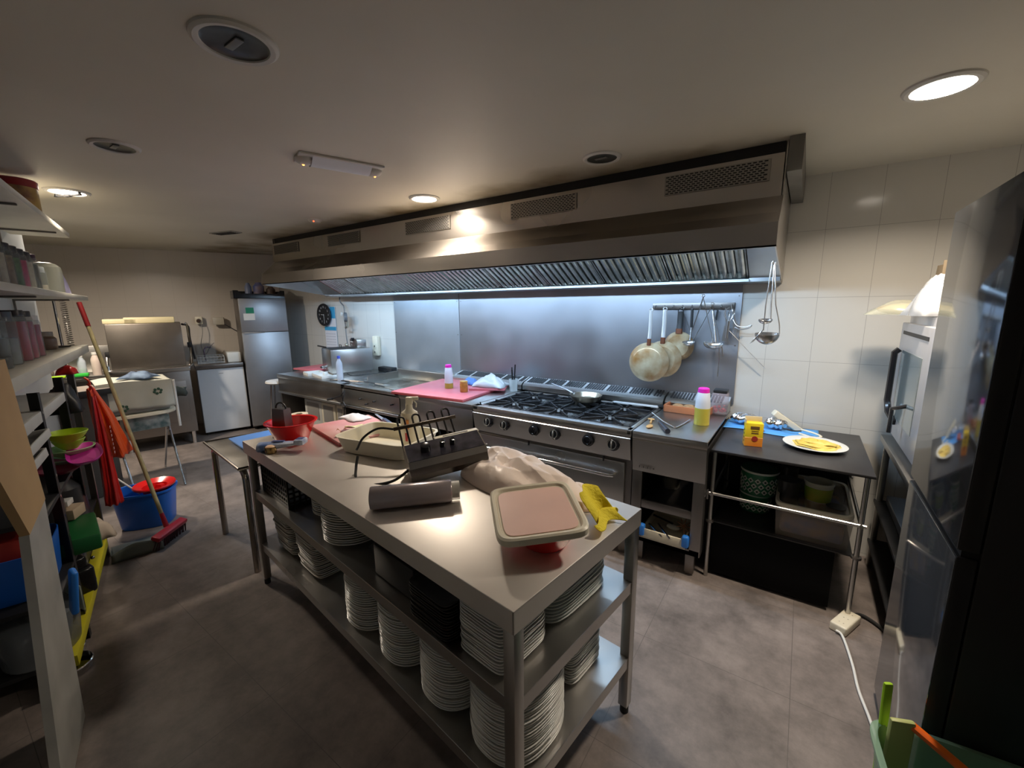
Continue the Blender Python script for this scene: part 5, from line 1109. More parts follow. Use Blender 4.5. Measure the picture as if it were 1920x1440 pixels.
b = B(); b.surf(crumple(.16, .10, .10, 77), 14, 12); solo(b, 'grey_rag', mat('dark_grey_rag', (.06, .07, .06), .85), 'dark rag hanging at the right corner of the small stand', 'cloth', (-5.02, 1.455, .80), 1.2, solid=.003, rx=.9)
t = thing('dish_tray', 'grey brown tray with a dark rim lying left of the blue cloth', 'tray', (-5.02, .80, .93), .10)
b = B(); b.box(-.18, .16, -.16, .16, .0, .014, bev=.004); b.obj('tray_surface', mat('grey_brown', (.26, .22, .19), .4), t)
b = B(); b.box(.158, .175, -.16, .16, -.035, .014, bev=.003); b.obj('dark_rim', BLACKM, t)
b = B(); b.box(-.15, .14, -.13, .13, 0, .927, bev=.01); solo(b, 'storage_box', mat('dim_box', (.06, .055, .05), .6), 'tall dim box under the grey brown tray', 'box', (-5.02, .80, 0.001), .10)
# ---------------------------------------------------------------- dishwasher and counters on the far wall
FRZ = -.30
def FW(cx, cy, lx, ly, z): return (cx+lx*math.cos(FRZ)-ly*math.sin(FRZ), cy+lx*math.sin(FRZ)+ly*math.cos(FRZ), z)
DC = (-6.02, 1.545)
t = thing('dishwasher', 'stainless hood type dishwasher with a long bent handle at the far wall', 'dishwasher', (*DC, 0), FRZ)
b = B(); b.box(-.62, 0, -.33, .35, .16, .90, bev=.006); b.obj('body', STEELD, t)
b = B(); b.box(-.60, .02, -.31, .33, .95, 1.455, bev=.008); b.obj('lift_hood', mat('dishwasher_hood_steel', (.26, .23, .20), .38, .9, var=.12), t)
b = B(); b.box(-.62, .02, -.34, .36, .90, .945, bev=.005); b.obj('wash_deck', STEEL, t)
b = B(); pts = [(-.02, -.335, 1.14), (.04, -.335, 1.02), (.05, -.33, .965), (.055, -.29, .955), (.055, .30, .955), (.05, .36, .965), (.0, .385, 1.02), (-.25, .39, 1.40), (-.27, .37, 1.44)]
b.tube(smoothp(pts, 4), .012, 10); b.obj('bent_handle', CHROME, t)
for y, z, x in ((-.325, 1.13, -.01), (.385, 1.19, -.1)):
    b = B(); b.box(x-.03, x+.02, y-.02, y+.02, z-.03, z+.03, bev=.004); b.obj('handle_joint', BLACKM, t)
b = B(); b.tube(smoothp([(-.30, .34, 1.43), (-.27, .40, 1.40), (-.27, .40, 1.25), (-.26, .42, 1.0)], 5), .012, 8); b.obj('hose', BLACKM, t)
b = B(); b.box(-.0, .006, -.28, .30, .30, .78, bev=.002); b.obj('front_panel', STEELD, t)
for x in (-.55, -.07):
    for y in (-.28, .30):
        b = B(); b.cyl((x, y, 0), (x, y, .16), .022, seg=12); b.obj('foot', CHROME, t)
for k, (y, w_, h_, la) in enumerate(((1.36, .14, .05, 'pale yellow flat lid, left one on top of the dishwasher'), (1.60, .22, .065, 'larger pale yellow flat box on top of the dishwasher, right'))):
    b = B(); b.box(-.15, .15, -w_, w_, 0, h_, bev=.008); solo(b, 'food_box', mat('pale_yellow_plastic', (.62, .55, .34), .45), la, 'box', FW(*DC, -.22, (.06 if k else -.19), 1.456), FRZ)
# sink counter left of the dishwasher
t = thing('sink_counter', 'stainless sink counter left of the dishwasher, mostly behind the shelves', 'counter', FW(*DC, 0, -.395, 0), FRZ)
b = B(); b.box(-.60, .03, -.95, .045, .87, .90, bev=.004); b.box(.015, .035, -.95, .045, .90, .925, bev=.006); b.box(-.60, -.585, -.95, .045, .90, 1.2, bev=.003); b.obj('worktop', STEEL, t)
b = B(); b.box(-.58, 0, -.93, .04, .12, .87); b.obj('base_cabinet', STEELD, t)
for y in (-.88, -.0):
    b = B(); b.cyl((-.05, y, 0), (-.05, y, .12), .02, seg=10); b.obj('foot', CHROME, t)
bottle('soap_bottle', 'clear soap bottle with pale green liquid on the sink counter', 'bottle', FW(*DC, -.12, -.55, .901), .035, .24, WATERP, WHITEP, .4, liquid=.35, lm=mat('pale_green_liquid', (.25, .55, .25), .3))
bottle('detergent_bottle', 'pinkish white detergent bottle beside the dishwasher', 'bottle', FW(*DC, -.12, -.44, .901), .04, .26, mat('pinkish_white', (.70, .58, .52), .4), WHITEP, .5)
b = B(); b.box(-.04, .04, -.07, .07, 0, .03, bev=.006); solo(b, 'green_sponge', mat('bright_green', (.03, .50, .05), .6), 'bright green sponge on the edge of the sink counter', 'sponge', FW(*DC, .025, -.56, .926), FRZ)
b = B(); b.box(-.03, .03, -.09, .09, 0, .02, bev=.006); solo(b, 'brush', mat('lime_plastic', (.42, .72, .02), .35), 'lime green brush left of the green sponge', 'brush', FW(*DC, .025, -.75, .926), FRZ)
b = B(); b.ball((0, 0, .06), .06, 1, 1.4, 1); solo(b, 'rag', mat('brown_grey_rag', (.20, .16, .13), .8, var=.4, vs=15), 'brownish rag heap on the sink counter', 'cloth', FW(*DC, -.15, -.85, .901))
# coiled pre-rinse hose
b = B(); pts = []
for k in range(260):
    a = k*.62; pts.append((-.0+.022*math.cos(a), .022*math.sin(a), 1.72-.0021*k))
b.tube(pts, .005, 5); solo(b, 'spray_hose', mat('dark_coil_hose', (.12, .11, .10), .4, .5), 'coiled dark spray hose hanging in front of the far wall', 'hose', (-6.2, .99, .03))
b = B(); b.cyl((0, 0, .9), (0, 0, 1.75), .012, seg=10); solo(b, 'pipe', CHROME, 'thin upright steel pipe beside the coiled hose', 'pipe', (-6.28, .94, .0))
# fridge counter (white mini fridge under steel top)
t = thing('steel_shelf_counter', 'short stainless counter top over the white mini fridge', 'counter', FW(-6.10, 2.31, 0, -.09, 0), FRZ)
b = B(); b.box(-.50, .03, -.21, .30, .865, .915, bev=.004); b.obj('worktop', STEELD, t)
for y in (-.19, ):
    b = B(); b.box(-.48, -.44, y-.01, y+.01, 0, .865); b.obj('leg', STEELD, t)
t = thing('mini_fridge', 'white under-counter fridge between the dishwasher and the tall steel fridge', 'fridge', (-6.11, 2.275, 0), FRZ)
b = B(); b.box(-.46, -.045, -.25, .25, .03, .855, bev=.006); b.obj('cabinet', mat('fridge_white', (.62, .65, .68), .35), t)
b = B(); b.box(-.04, 0, -.25, .25, .04, .858, bev=.008, seg=3); d = b.obj('door', mat('fridge_white', (.62, .65, .68), .35), t)
b = B(); b.box(0, .0015, -.03, .02, .79, .797); b.obj('brand_mark', mat('grey_mark', (.25, .27, .3), .4), d)
for x in (-.42, -.06):
    for y in (-.22, .22):
        b = B(); b.cyl((x, y, 0), (x, y, .04), .015, seg=10); b.obj('foot', RUB, t)
t = thing('dish_rack', 'white wire dish rack on the counter above the mini fridge', 'dish rack', FW(-6.10, 2.31, -.19, -.12, .916), FRZ)
b = B()
for z in (.01, .05, .09):
    b.tube([(-.13, -.14, z), (.13, -.14, z), (.13, .14, z), (-.13, .14, z)], .0035, 6, closed=True)
for k in range(9):
    for x in (-.13, .13): b.cyl((x, -.14+.035*k, .005), (x, -.14+.035*k, .095), .0025, seg=6)
for k in range(8):
    for y in (-.14, .14): b.cyl((-.13+.037*k, y, .005), (-.13+.037*k, y, .095), .0025, seg=6)
    b.cyl((-.13+.037*k, -.14, .01), (-.13+.037*k, .14, .01), .0025, seg=6)
b.obj('wire_frame', WHITEP, t)
b = B(); b.box(-.10, .10, -.075, .075, 0, .13, bev=.012); solo(b, 'white_basket', mat('perforated_white', (.66, .70, .70), .4), 'white square basket right of the wire dish rack', 'basket', FW(-6.10, 2.31, -.17, .13, .916), FRZ)
b = B(); b.tube(smoothp([(0, 0, 0), (0, .0, .14), (-.02, .03, .19), (-.02, .08, .18)], 5), .009, 8); b.cyl((0, 0, 0), (0, 0, .03), .022); solo(b, 'tap', mat('purple_grey_tap', (.16, .12, .16), .3, .6), 'dark tap standing behind the wire dish rack', 'tap', FW(-6.10, 2.31, -.40, -.17, .916), FRZ)
# tall steel fridge
t = thing('steel_fridge', 'tall stainless fridge with a green and white note in the far corner', 'fridge', (-5.845, 2.755, 0), FRZ)
b = B(); b.box(-.55, -.05, -.27, .27, .04, 1.735, bev=.006); b.obj('cabinet', STEELD, t)
SF = mat('fridge_front_steel', (.42, .43, .45), .42, .85, var=.15, vs=3)
b = B(); b.box(-.045, 0, -.27, .27, 1.305, 1.735, bev=.006) ; b.obj('freezer_door', SF, t)
b = B(); b.box(-.045, 0, -.27, .27, .06, 1.298, bev=.006); b.obj('fridge_door', SF, t)
b = B(); b.tube([(.0, -.26, 1.30), (.018, -.255, 1.302), (.018, -.02, 1.302), (0, -.015, 1.30)], .006, 8); b.obj('handle', CHROME, t)
b = B(); b.box(0, .0015, -.20, -.11, 1.50, 1.62); n = b.obj('note_green', mat('green_paper', (.01, .22, .12), .6), t)
b = B(); b.prism([(0, 0), (.001, 0), (.001, .1), (0, .1)], 0, 0.001) if 0 else b.box(.0016, .0025, -.23, -.105, 1.46, 1.545); b.obj('note_white', WHITEP, t)
for x in (-.50, -.1):
    for y in (-.23, .23):
        b = B(); b.cyl((x, y, 0), (x, y, .05), .02, seg=10); b.obj('foot', RUB, t)
t = thing('plastic_crate', 'low black crate on top of the tall steel fridge', 'crate', FW(-5.845, 2.755, -.20, -.02, 1.7365), FRZ)
b = B(); b.box(-.18, .18, -.29, .29, 0, .01)
for a in ((-.18, .18, -.29, -.275), (-.18, .18, .275, .29), (-.18, -.165, -.29, .29)): b.box(*a, 0, .10, bev=.003)
b.extr([(-.29, 0), (.29, 0), (.29, .10), (.24, .10), (.20, .06), (-.20, .06), (-.24, .10), (-.29, .10)], .165, .18); b.obj('crate_body', BLACKG, t)
for y, r, h, m, la in ((-.12, .04, .19, mat('blue_grey_bottle', (.20, .24, .38), .4), 'blue grey bottle standing in the crate on the fridge'), (.0, .065, .20, mat('brown_blue_pack', (.30, .20, .17), .5, c2=(.10, .14, .35), vs=9), 'brown and blue pack standing in the crate on the fridge'), (.14, .055, .15, mat('dark_pack', (.10, .07, .06), .5), 'dark pack at the right of the crate on the fridge')):
    b = B(); b.lathe([(0, 0), (r, 0), (r, h*.75), (r*.6, h*.9), (r*.5, h), (0, h)], 18); solo(b, 'food_pack' if r > .05 else 'bottle', m, la, 'pack' if r > .05 else 'bottle', FW(-5.845, 2.755, -.20, y, 1.748))
# sockets and dryer on far wall
t = thing('wall_socket', 'cream wall socket with a dark plug on the far wall', 'socket', (-6.62, 2.66, 1.44), -math.atan2(1.05, 2.15))
t.location = (-6.83, 2.36, 1.455)
b = B(); b.box(-.03, .02, -.04, .04, -.05, .05, bev=.004); b.obj('socket_plate', CREAM, t)
b = B(); b.cyl((.02, 0, 0), (.05, 0, -.01), .025, seg=12); b.obj('plug', mat('dark_brown_plug', (.08, .05, .04), .4), t)
b = B(); b.box(-.03, .05, -.065, .065, -.05, .05, bev=.006); solo(b, 'junction_box', mat('grey_cream_box', (.50, .46, .38), .5), 'cream grey junction box right of the dark plug on the far wall', 'box', (-6.73, 2.56, 1.44), -math.atan2(1.05, 2.15))
b = B(); b.tube(smoothp([(-6.68, 2.58, 1.41), (-6.63, 2.64, 1.36), (-6.56, 2.70, 1.30), (-6.48, 2.74, 1.26)], 5), .006, 6); solo(b, 'cable', RUB, 'black cable running from the junction box to the tall fridge', 'cable')
b = B(); b.tube(smoothp([(-6.77, 2.36, 1.42), (-6.76, 2.36, 1.3), (-6.76, 2.32, 1.12), (-6.71, 2.34, 1.0), (-6.66, 2.39, 1.1), (-6.66, 2.44, 1.15)], 6), .004, 6); solo(b, 'cable', mat('grey_cable', (.25, .24, .22), .5), 'thin grey cable dropping from the dark plug', 'cable')
# ================================================================ right side: black table, fridge, oven
TZ = .80
t = thing('side_table', 'black topped table with steel rails standing against the tiled wall', 'table', (0, 0, 0))
BT = mat('black_table_top', (.035, .033, .034), .33, var=.3, vs=5)
b = B(); b.box(-.362, .35, 2.49, 3.262, TZ-.014, TZ, bev=.003); b.obj('tabletop', BT, t)
for x in (-.345, .325):
    for y in (2.53, 3.22):
        b = B(); b.cyl((x, y, 0), (x, y, TZ-.014), .0115, seg=12); l = b.obj('leg', STEEL, t)
        b = B(); b.cyl((x, y, .35), (x, y, .362), .022, seg=12); b.obj('collar', STEELD, l)
for z, nm in ((.53, 'upper_rail'), ):
    for p, q in (((-.36, 2.52), (.345, 2.52)), ((-.36, 3.235), (.345, 3.235)), ((-.345, 2.50), (-.345, 3.24)), ((.325, 2.50), (.325, 3.24))):
        b = B(); b.cyl((p[0], p[1], z), (q[0], q[1], z), .009, seg=10); b.obj(nm, STEEL, t)
b = B(); b.box(-.333, .313, 2.545, 3.2, .345, .352); b.obj('lower_shelf', BT, t)
b = B(); b.box(-.333, .313, 2.56, 3.2, .0, .345) if 0 else b.box(-.333, .245, 2.560, 2.575, .02, .345, bev=.002); b.obj('lower_front_board', mat('deep_black_board', (.0035, .0035, .004), .75, spec=.15), t)
b = B(); b.box(-.333, .313, 3.20, 3.215, .02, .78); b.obj('back_board', BLACKM, t)
SZ = .3525
def pail(x, y, z, r, h, lab, lid=True):
    t = thing('patterned_tin', lab, 'tin', (x, y, z), group='green patterned tins under the black table')
    b = B(); b.lathe([(0, 0), (r*.93, 0), (r*.95, .004), (r, h*.9), (r*1.05, h*.93), (r*1.05, h), (r*.98, h), (r*.93, .01), (0, .01)], 40); b.obj('tin_body', mat('tin_green', (.03, .22, .10), .35), t)
    b = B(); b.lathe([(r*1.0, h*.90), (r*1.055, h*.93), (r*1.055, h), (r*.98, h)], 40); b.obj('white_rim', mat('white_tin', (.75, .80, .70), .35), t)
    b = B(); n = 16; rows = max(2, int(h*.75/.032))
    for j in range(rows):
        for k in range(n):
            a = 2*PI*(k+.5*(j % 2))/n; z0 = h*.10+.032*(j+.5); rr = r*(.951+.056*z0/h)+.001
            M = Matrix.Rotation(a, 4, 'Z') @ Matrix.Translation((rr, 0, z0)) @ Matrix.Rotation(PI/4, 4, 'X'); b.mat4(M)
            s = .012
            b.box(-.001, .0014, -s, s, -s, s, mi=1); b.box(0, .0022, -s*.45, s*.45, -s*.45, s*.45, mi=2)
    tag(b.obj('diamond_pattern', [mat('pattern_green', (.03, .20, .09), .4), mat('pattern_white', (.75, .80, .70), .4), mat('pattern_dark', (.01, .05, .03), .4)], t))
    b = B(); b.lathe([(r*.955, .004), (r*.965, .022), (r*.955, .022)], 40); b.obj('green_band', mat('pattern_green', (.03, .20, .09), .4), t)
    b = B(); b.lathe([(0, h*.99), (r*.97, h*.99), (r*.97, h*1.0), (0, h*1.0)], 36); b.obj('lid', mat('pattern_green', (.03, .20, .09), .4), t)
pail(-.145, 2.86, .3525, .085, .115, 'lower green and white patterned tin, bottom of its pair')
pail(-.135, 2.85, .470, .098, .15, 'upper green and white patterned tin stacked on the other one')
t = thing('food_container', 'large clear container with a thick cream rim hanging full under the black table', 'container', (.135, 2.82, SZ))
b = B(); b.prism([(-.155, -.24), (.155, -.24), (.155, .24), (-.155, .24)], 0, .175, top=1.08); b.obj('tub_body', mat('cloudy_plastic', (.30, .28, .26), .25, alpha=.45, c2=(.5, .4, .3), vs=5), t)
b = B(); b.lathe([(.93, .168), (1.0, .168), (1.03, .18), (1.0, .192), (.93, .19), (.93, .168)], 56, sx=.168, sy=.26, pw=.2); b.obj('rim', CREAM, t)
b = B(); b.box(-.14, .14, -.22, .22, .008, .12, bev=.02); b.obj('contents', mat('mixed_packets', (.42, .24, .10), .5, c2=(.06, .12, .35), vs=7), t)
t = thing('food_carton', 'green labelled tub standing in the clear container under the black table', 'tub', (.155, 2.76, .473))
b = B(); b.lathe([(0, 0), (.052, 0), (.066, .15), (.070, .152), (.070, .165), (.064, .165), (.05, .004), (0, .004)], 32); b.obj('tub_body', mat('cream_tub', (.62, .60, .48), .4), t)
b = B(); b.lathe([(.0595, .06), (.0605, .062), (.0665, .135), (.0655, .136)], 32); b.obj('green_label', mat('green_label', (.22, .40, .03), .45, c2=(.45, .42, .05), vs=14), t)
b = B(); b.lathe([(.053, .008), (.0545, .01), (.0590, .055), (.058, .056)], 32); b.obj('brown_label', mat('brown_label', (.35, .16, .08), .5, c2=(.6, .5, .35), vs=20), t)
for x, y, r, h, la in ((.02, 2.74, .055, .15, 'dark pot in the clear container, left of the green tub'), (.235, 2.70, .042, .06, 'low black lid lying in the clear container, right of the green tub'), (.01, 2.93, .05, .17, 'dark pot at the back of the clear container')):
    b = B(); b.lathe([(0, 0), (r*.9, 0), (r, h*.9), (r*1.05, h), (0, h)], 24); solo(b, 'dark_pot', mat('charcoal_pot', (.035, .033, .03), .35), la, 'pot', (x, y, .473))
# things on the black table
t = thing('dinner_plate', 'white plate with a folded yellow omelette on the black table', 'plate', (.115, 2.845, TZ+.001))
b = B(); b.lathe([(0, .002), (.085, .002), (.09, 0), (.098, .002), (.105, .007), (.152, .019), (.153, .022), (.150, .023), (.10, .011), (.09, .006), (0, .006)], 48); b.obj('plate_body', CERAM, t)
t = thing('omelette', 'pale yellow folded omelette lying on the white plate', 'food', (.125, 2.85, TZ+.009), -.1)
OM = mat('egg_yellow', (.80, .62, .16), .5, c2=(.72, .48, .08), vs=16, bump=.35, bs=50)
for k, (sx, sy, z, a) in enumerate(((.115, .082, .0, 0), (.10, .068, .010, .2), (.085, .045, .020, -.1))):
    b = B(); b.surf(lambda u, v: ((sx*v**.8*(1+.10*math.sin(5*2*PI*u+k)))*math.cos(2*PI*u), (sy*v**.8*(1+.12*math.sin(4*2*PI*u+2*k)))*math.sin(2*PI*u), z+.012*(1-v**4)+.003*math.sin(9*u*PI+8*v)), 40, 10, wrap=True)
    o = b.obj('folded_layer', OM, t, solid=.004); o.rotation_euler = (0, 0, a)
t = thing('food_packet', 'open yellow and orange food carton standing on the black table', 'carton', (-.18, 2.70, TZ+.001), .25)
b = B(); b.box(-.045, .045, -.028, .028, 0, .135, bev=.003); b.obj('carton_body', mat('yellow_card', (.80, .58, .02), .45), t)
b = B(); b.box(-.0455, .0455, -.0288, .0288, 0, .052, bev=.001, seg=1); b.obj('orange_base', mat('orange_card', (.80, .22, .02), .45, c2=(.85, .42, .05), vs=10), t)
b = B(); b.lathe([(0, 0), (.018, 0), (.018, .0015), (0, .0015)], 20) if 0 else b.at((.005, -.0292, .045), rx=PI/2).lathe([(0, -.0006), (.016, -.0006), (.016, .001), (0, .001)], 20); b.obj('red_spot', mat('dark_red_print', (.35, .03, .02), .5), t)
b = B(); b.box(-.02, .025, -.0292, -.028, .10, .118); b.box(-.014, .022, -.0292, -.028, .075, .081); b.box(-.014, .022, -.0292, -.028, .088, .092)
for k in range(4): b.box(-.0463, -.0455, -.008, .008, .02+k*.022, .03+k*.022)
b.obj('dark_print', mat('brown_print', (.15, .08, .02), .5), t)
b = B(); b.box(-.043, .043, .024, .027, .133, .165, bev=.001); b.prism([(-.046, -.03), (-.044, -.03), (-.044, .03), (-.046, .03)], .133, .155); b.obj('open_flap', mat('card_inside', (.66, .55, .35), .6), t)
b = B(); b.surf(lambda u, v: (-.26+.52*u, -.12+.24*v+.02*math.sin(7*u), .001+.002*abs(math.sin(6*u+3*v))), 20, 10); solo(b, 'blue_sheet', mat('light_blue_paper', (.10, .38, .85), .6, var=.1), 'light blue paper sheet lying at the back of the black table', 'paper', (-.12, 3.12, TZ+.001), -.02, solid=.001)
FOIL = mat('kitchen_foil', (.75, .75, .76), .16, 1, bump=.8, bs=45)
for k, (x, y, w_, la) in enumerate(((-.27, 3.15, .075, 'crumpled silver foil parcel at the left back corner of the black table'), (-.09, 3.12, .06, 'crumpled silver foil ball behind the yellow carton'))):
    b = B(); rr = random.Random(k)
    ph = [rr.uniform(0, 6) for _ in range(6)]
    b.surf(lambda u, v: ((w_*(1+.15*math.sin(5*2*PI*u+ph[0])*math.sin(PI*v)))*math.sin(PI*v)*math.cos(2*PI*u), (w_*.8*(1+.15*math.sin(4*2*PI*u+ph[1])))*math.sin(PI*v)*math.sin(2*PI*u), .035-.035*math.cos(PI*v)+.008*math.sin(9*2*PI*u+ph[2])*math.sin(PI*v)), 26, 12, wrap=True)
    solo(b, 'foil_parcel', FOIL, la, 'foil', (x, y, TZ+.010), sm=15)
b = B(); b.surf(crumple(.09, .06, .04, 21), 12, 10); solo(b, 'red_wrapper', mat('red_wrapper', (.45, .08, .06), .4), 'small red crumpled wrapper between the two foil pieces', 'wrapper', (-.19, 3.02, TZ+.006), .5, solid=.001)
t = thing('power_strip', 'cream multi socket strip leaning up against the tiles at the back of the black table', 'power strip', (-.03, 3.16, TZ+.055), 0)
t.rotation_euler = (.0, .62, .35)
b = B(); b.box(-.10, .10, -.027, .027, -.02, .02, bev=.008, seg=3); b.obj('strip_body', CREAM, t)
for k in range(3):
    b = B(); b.lathe([(.021, .0195), (.021, .0225), (.017, .0225), (.016, .012), (0, .012)], 20, (-.065+.062*k, 0, 0)); b.obj('socket', mat('socket_shade', (.40, .37, .28), .4), t)
b = B(); b.tube(smoothp([(.05, 3.10, .83), (.12, 3.06, .825), (.15, 3.02, .82), (.11, 3.0, .815), (.04, 3.04, .818)], 6), .006, 8); solo(b, 'cable', CREAM, 'cream cable looped beside the socket strip on the black table', 'cable')
b = B(); b.tube(smoothp([(-.10, 3.19, .85), (-.06, 3.10, .83), (0, 3.06, .825), (.05, 3.1, .82)], 6), .004, 6); solo(b, 'cable', RUB, 'thin black cable behind the foil on the black table', 'cable')

# ---------------------------------------------------------------- dark fridge
FX = .385
FD = mat('glossy_fridge_door', (.20, .215, .24), .09, .75)
FS = mat('dark_fridge_side', (.012, .010, .010), .45)
t = thing('fridge_freezer', 'tall dark mirror-glossy fridge freezer at the right edge', 'fridge', (FX, 1.48, 0))
b = B(); b.box(.045, .64, 0, .60, .02, 1.895, bev=.006); b.obj('cabinet', FS, t)
for z0, z1, nm in ((.03, .945, 'freezer_door'), (.965, 1.90, 'fridge_door')):
    b = B(); b.box(.003, .042, 0, .60, z0, z1, bev=.003); d = b.obj(nm, FS, t)
    b = B(); b.box(0, .004, .002, .598, z0+.002, z1-.002, bev=.002); b.obj('glossy_front', FD, d)
b = B(); b.box(.012, .05, .01, .59, .945, .965); b.obj('grip_recess', BLACKM, t)
b = B(); b.box(-.001, .001, .30, .36, 1.61, 1.66); b.box(-.002, 0, .10, .115, 1.75, 1.765) if 0 else None; b.obj('door_sticker', mat('pale_sticker2', (.30, .33, .30), .4), t) if 0 else b.bm.free()
for y in (.05, .55):
    b = B(); b.cyl((.06, y, 0), (.06, y, .025), .015, seg=10); b.obj('foot', RUB, t)
# ---------------------------------------------------------------- oven on its stand behind the fridge
t = thing('oven_stand', 'stainless stand carrying the small oven behind the dark fridge', 'stand', (0, 0, 0))
b = B(); b.box(.44, 1.05, 2.36, 3.22, .80, .835, bev=.003); b.obj('stand_top', STEEL, t)
for x in (.46, 1.02):
    for y in (2.38, 3.18):
        b = B(); b.box(x, x+.03, y, y+.03, 0, .80, bev=.002); b.obj('leg', STEEL, t)
for z in (.16, .42):
    b = B(); b.box(.45, 1.04, 2.38, 3.2, z, z+.015); b.obj('shelf', BLACKM, t)
b = B(); b.box(.444, .452, 2.40, 3.19, .0, .79) if 0 else b.box(.60, .61, 2.42, 3.18, .05, .79); b.obj('dark_inner_panel', BLACKM, t)
b = B(); b.box(-.3, .3, -.36, .36, 0, .05, bev=.006); solo(b, 'baking_sheet', mat('blue_grey_tray', (.30, .36, .45), .3, .6), 'blue grey metal tray on the middle shelf of the oven stand', 'tray', (.80, 2.80, .436))
t = thing('countertop_oven', 'small white grey oven with black handles standing behind the dark fridge', 'oven', (.45, 2.42, .8365))
OV = mat('pale_grey_oven', (.50, .50, .52), .3, .3)
b = B(); b.box(.03, .56, 0, .74, .02, .70, bev=.006); b.obj('oven_body', OV, t)
b = B(); b.box(0, .03, .01, .73, .06, .66, bev=.006); d = b.obj('oven_door', OV, t)
b = B(); b.box(-.003, .0, .14, .60, .16, .52, bev=.001, seg=1); b.obj('door_window', mat('oven_glass', (.30, .36, .37), .08, .3), d)
b = B(); b.tube([(-.012, .62, .52), (-.030, .62, .50), (-.030, .62, .24), (-.025, .58, .18), (-.006, .50, .14)], .015, 8); b.obj('bow_handle', BLACKG, d)
b = B(); b.tube([(-.0, .30, .27), (-.05, .31, .25), (-.05, .31, .13)], .015, 8, flat=.7); b.obj('latch_handle', BLACKG, d)
b = B(); b.box(-.002, .002, .08, .66, .60, .618); b.obj('vent_slot', BLACKM, d)
for y in (.06, .68):
    b = B(); b.cyl((.08, y, 0), (.08, y, .022), .015, seg=10); b.obj('foot', RUB, t)
t = thing('bread_bag', 'clear bag with brown bread lying on top of the oven', 'bag', (.42, 2.99, 1.538), 1.45)
b = B(); b.ball((0, 0, .032), .032, 1.4, 3.4, .85); b.obj('bread', mat('bread_crust', (.50, .28, .08), .6, c2=(.62, .50, .25), vs=9), t)
b = B(); b.surf(crumple(.16, .30, .07, 31), 14, 16); b.obj('film', mat('clear_film', (.7, .7, .55), .2, alpha=.35), t, solid=.001)
t = thing('kraft_paper_bag', 'brown paper bag standing on the oven at the back', 'bag', (.62, 3.05, 1.538), .1)
b = B(); b.prism([(-.09, -.05), (.09, -.05), (.09, .05), (-.09, .05)], 0, .25, top=.85); b.obj('bag_body', mat('kraft_paper', (.42, .33, .22), .8, var=.2, bump=.4, bs=20), t)
b = B(); b.box(-.082, .082, -.05, -.044, .19, .27, bev=.002); b.obj('folded_flap', mat('kraft_paper', (.42, .33, .22), .8), t)
t = thing('plastic_bag', 'transparent bag of white cups lying on the oven beside the fridge', 'bag', (.50, 2.74, 1.538), .2)
b = B(); b.surf(crumple(.20, .26, .17, 37), 20, 20); b.obj('bag_skin', mat('glossy_clear_bag', (.8, .82, .85), .12, alpha=.45), t, solid=.001)
for k in range(3):
    b = B(); b.lathe([(0, 0), (.028, 0), (.036, .085), (.034, .085), (.026, .003), (0, .003)], 18, (-.03+.03*k, -.05+.05*k, .01)); b.obj('white_cup', WHITEP, t)
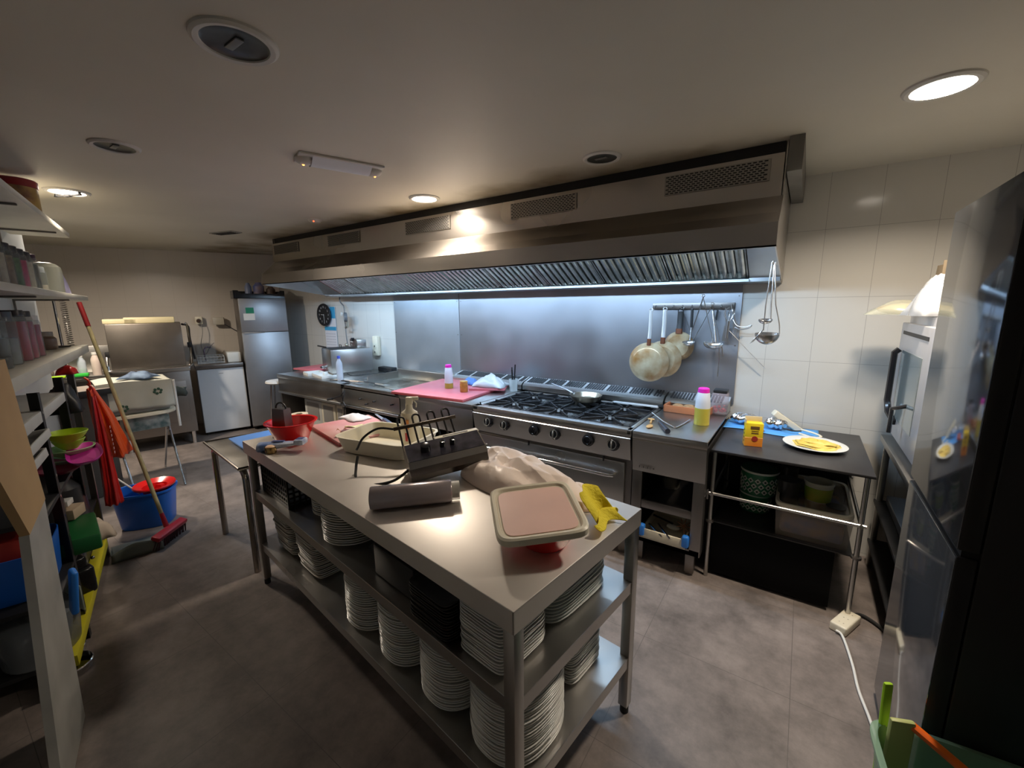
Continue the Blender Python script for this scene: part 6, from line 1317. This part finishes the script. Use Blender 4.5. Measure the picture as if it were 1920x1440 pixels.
# ---------------------------------------------------------------- floor: socket block and cable, green tub at the corner
t = thing('extension_block', 'cream extension socket block lying on the floor in front of the black table', 'power strip', (.315, 2.475, .001), 1.15)
b = B(); b.box(-.085, .085, -.036, .036, 0, .045, bev=.008, seg=3); b.obj('block_body', CREAM, t)
for k in range(3):
    for s in (-.009, .009):
        b = B(); b.cyl((-.05+.05*k, s, .044), (-.05+.05*k, s, .0455), .003, seg=8); b.obj('socket_hole', mat('socket_shade', (.40, .37, .28), .4), t)
b = B(); b.tube(smoothp([(.275, 2.395, .016), (.30, 2.37, .012), (.325, 2.20, .008), (.335, 2.05, .008), (.36, 1.90, .008), (.375, 1.75, .008), (.37, 1.60, .008)], 7), .0055, 8); solo(b, 'cable', WHITEP, 'white cable running over the floor from the cream socket block to the green tub', 'cable')
b = B(); b.tube(smoothp([(.35, 2.56, .02), (.385, 2.60, .014), (.43, 2.58, .012), (.50, 2.50, .012)], 6), .008, 8); solo(b, 'cable', RUB, 'black cable on the floor going under the dark fridge', 'cable')
t = thing('storage_tub', 'translucent green tub full of cleaning tools at the bottom right corner', 'tub', (.48, 1.31, .10), .10)
GT = mat('translucent_green', (.30, .48, .34), .25, alpha=.6)
b = B(); b.lathe([(.82, .0), (.86, .004), (1.0, .30), (1.05, .305), (1.05, .315), (.97, .315), (.84, .012), (0, .01), (0, 0), (.82, 0)], 56, sx=.20, sy=.15, pw=.35); b.obj('tub_body', GT, t)
t = thing('tub_stool', 'low dark crate carrying the translucent green tub', 'crate', (.48, 1.31, 0), .10)
b = B(); b.box(-.17, .17, -.12, .12, 0, .097, bev=.01); b.obj('crate_body', BLACKM, t)
b = B(); b.box(-.012, .012, -.006, .006, -.19, .16, bev=.006); solo(b, 'scraper', mat('lime_plastic', (.42, .72, .02), .35), 'bright lime green bar standing up from the corner tub', 'tool', (.298, 1.43, .39), .5, rx=.0, ry=-.04)
b = B(); b.box(-.03, .03, -.008, .008, -.2, .1, bev=.006); solo(b, 'cutting_mat', mat('pale_lime', (.48, .52, .18), .45), 'pale lime translucent board standing in the corner tub behind the lime bar', 'board', (.330, 1.41, .365), .4)
t = thing('brush', 'brush with an orange handle lying over the corner tub', 'brush', (.42, 1.39, .44), -.45)
b = B(); b.tube([(-.075, 0, .01), (.07, 0, -.03)], .014, 10, flat=.7); b.obj('handle', mat('bright_orange', (.85, .14, .01), .35), t)
b = B(); b.tube([(.07, 0, -.03), (.13, 0, -.05)], .02, 10); b.obj('brush_head', BLACKM, t)
b = B(); b.tube(arc((0, 0, 0), .06, 0, 2*PI, 24, 'xy')[:-1], .008, 8, closed=True); solo(b, 'dark_green_ring', mat('dark_teal', (.01, .07, .06), .3), 'dark green round rim inside the corner tub', 'lid', (.48, 1.30, .36), rx=.1)
b = B(); b.box(-.05, .06, -.04, .04, 0, .3, bev=.012); solo(b, 'plastic_container', mat('blue_grey_plastic', (.24, .30, .34), .4), 'blue grey container standing at the very corner beside the fridge', 'container', (.72, 1.30, .001), .3)
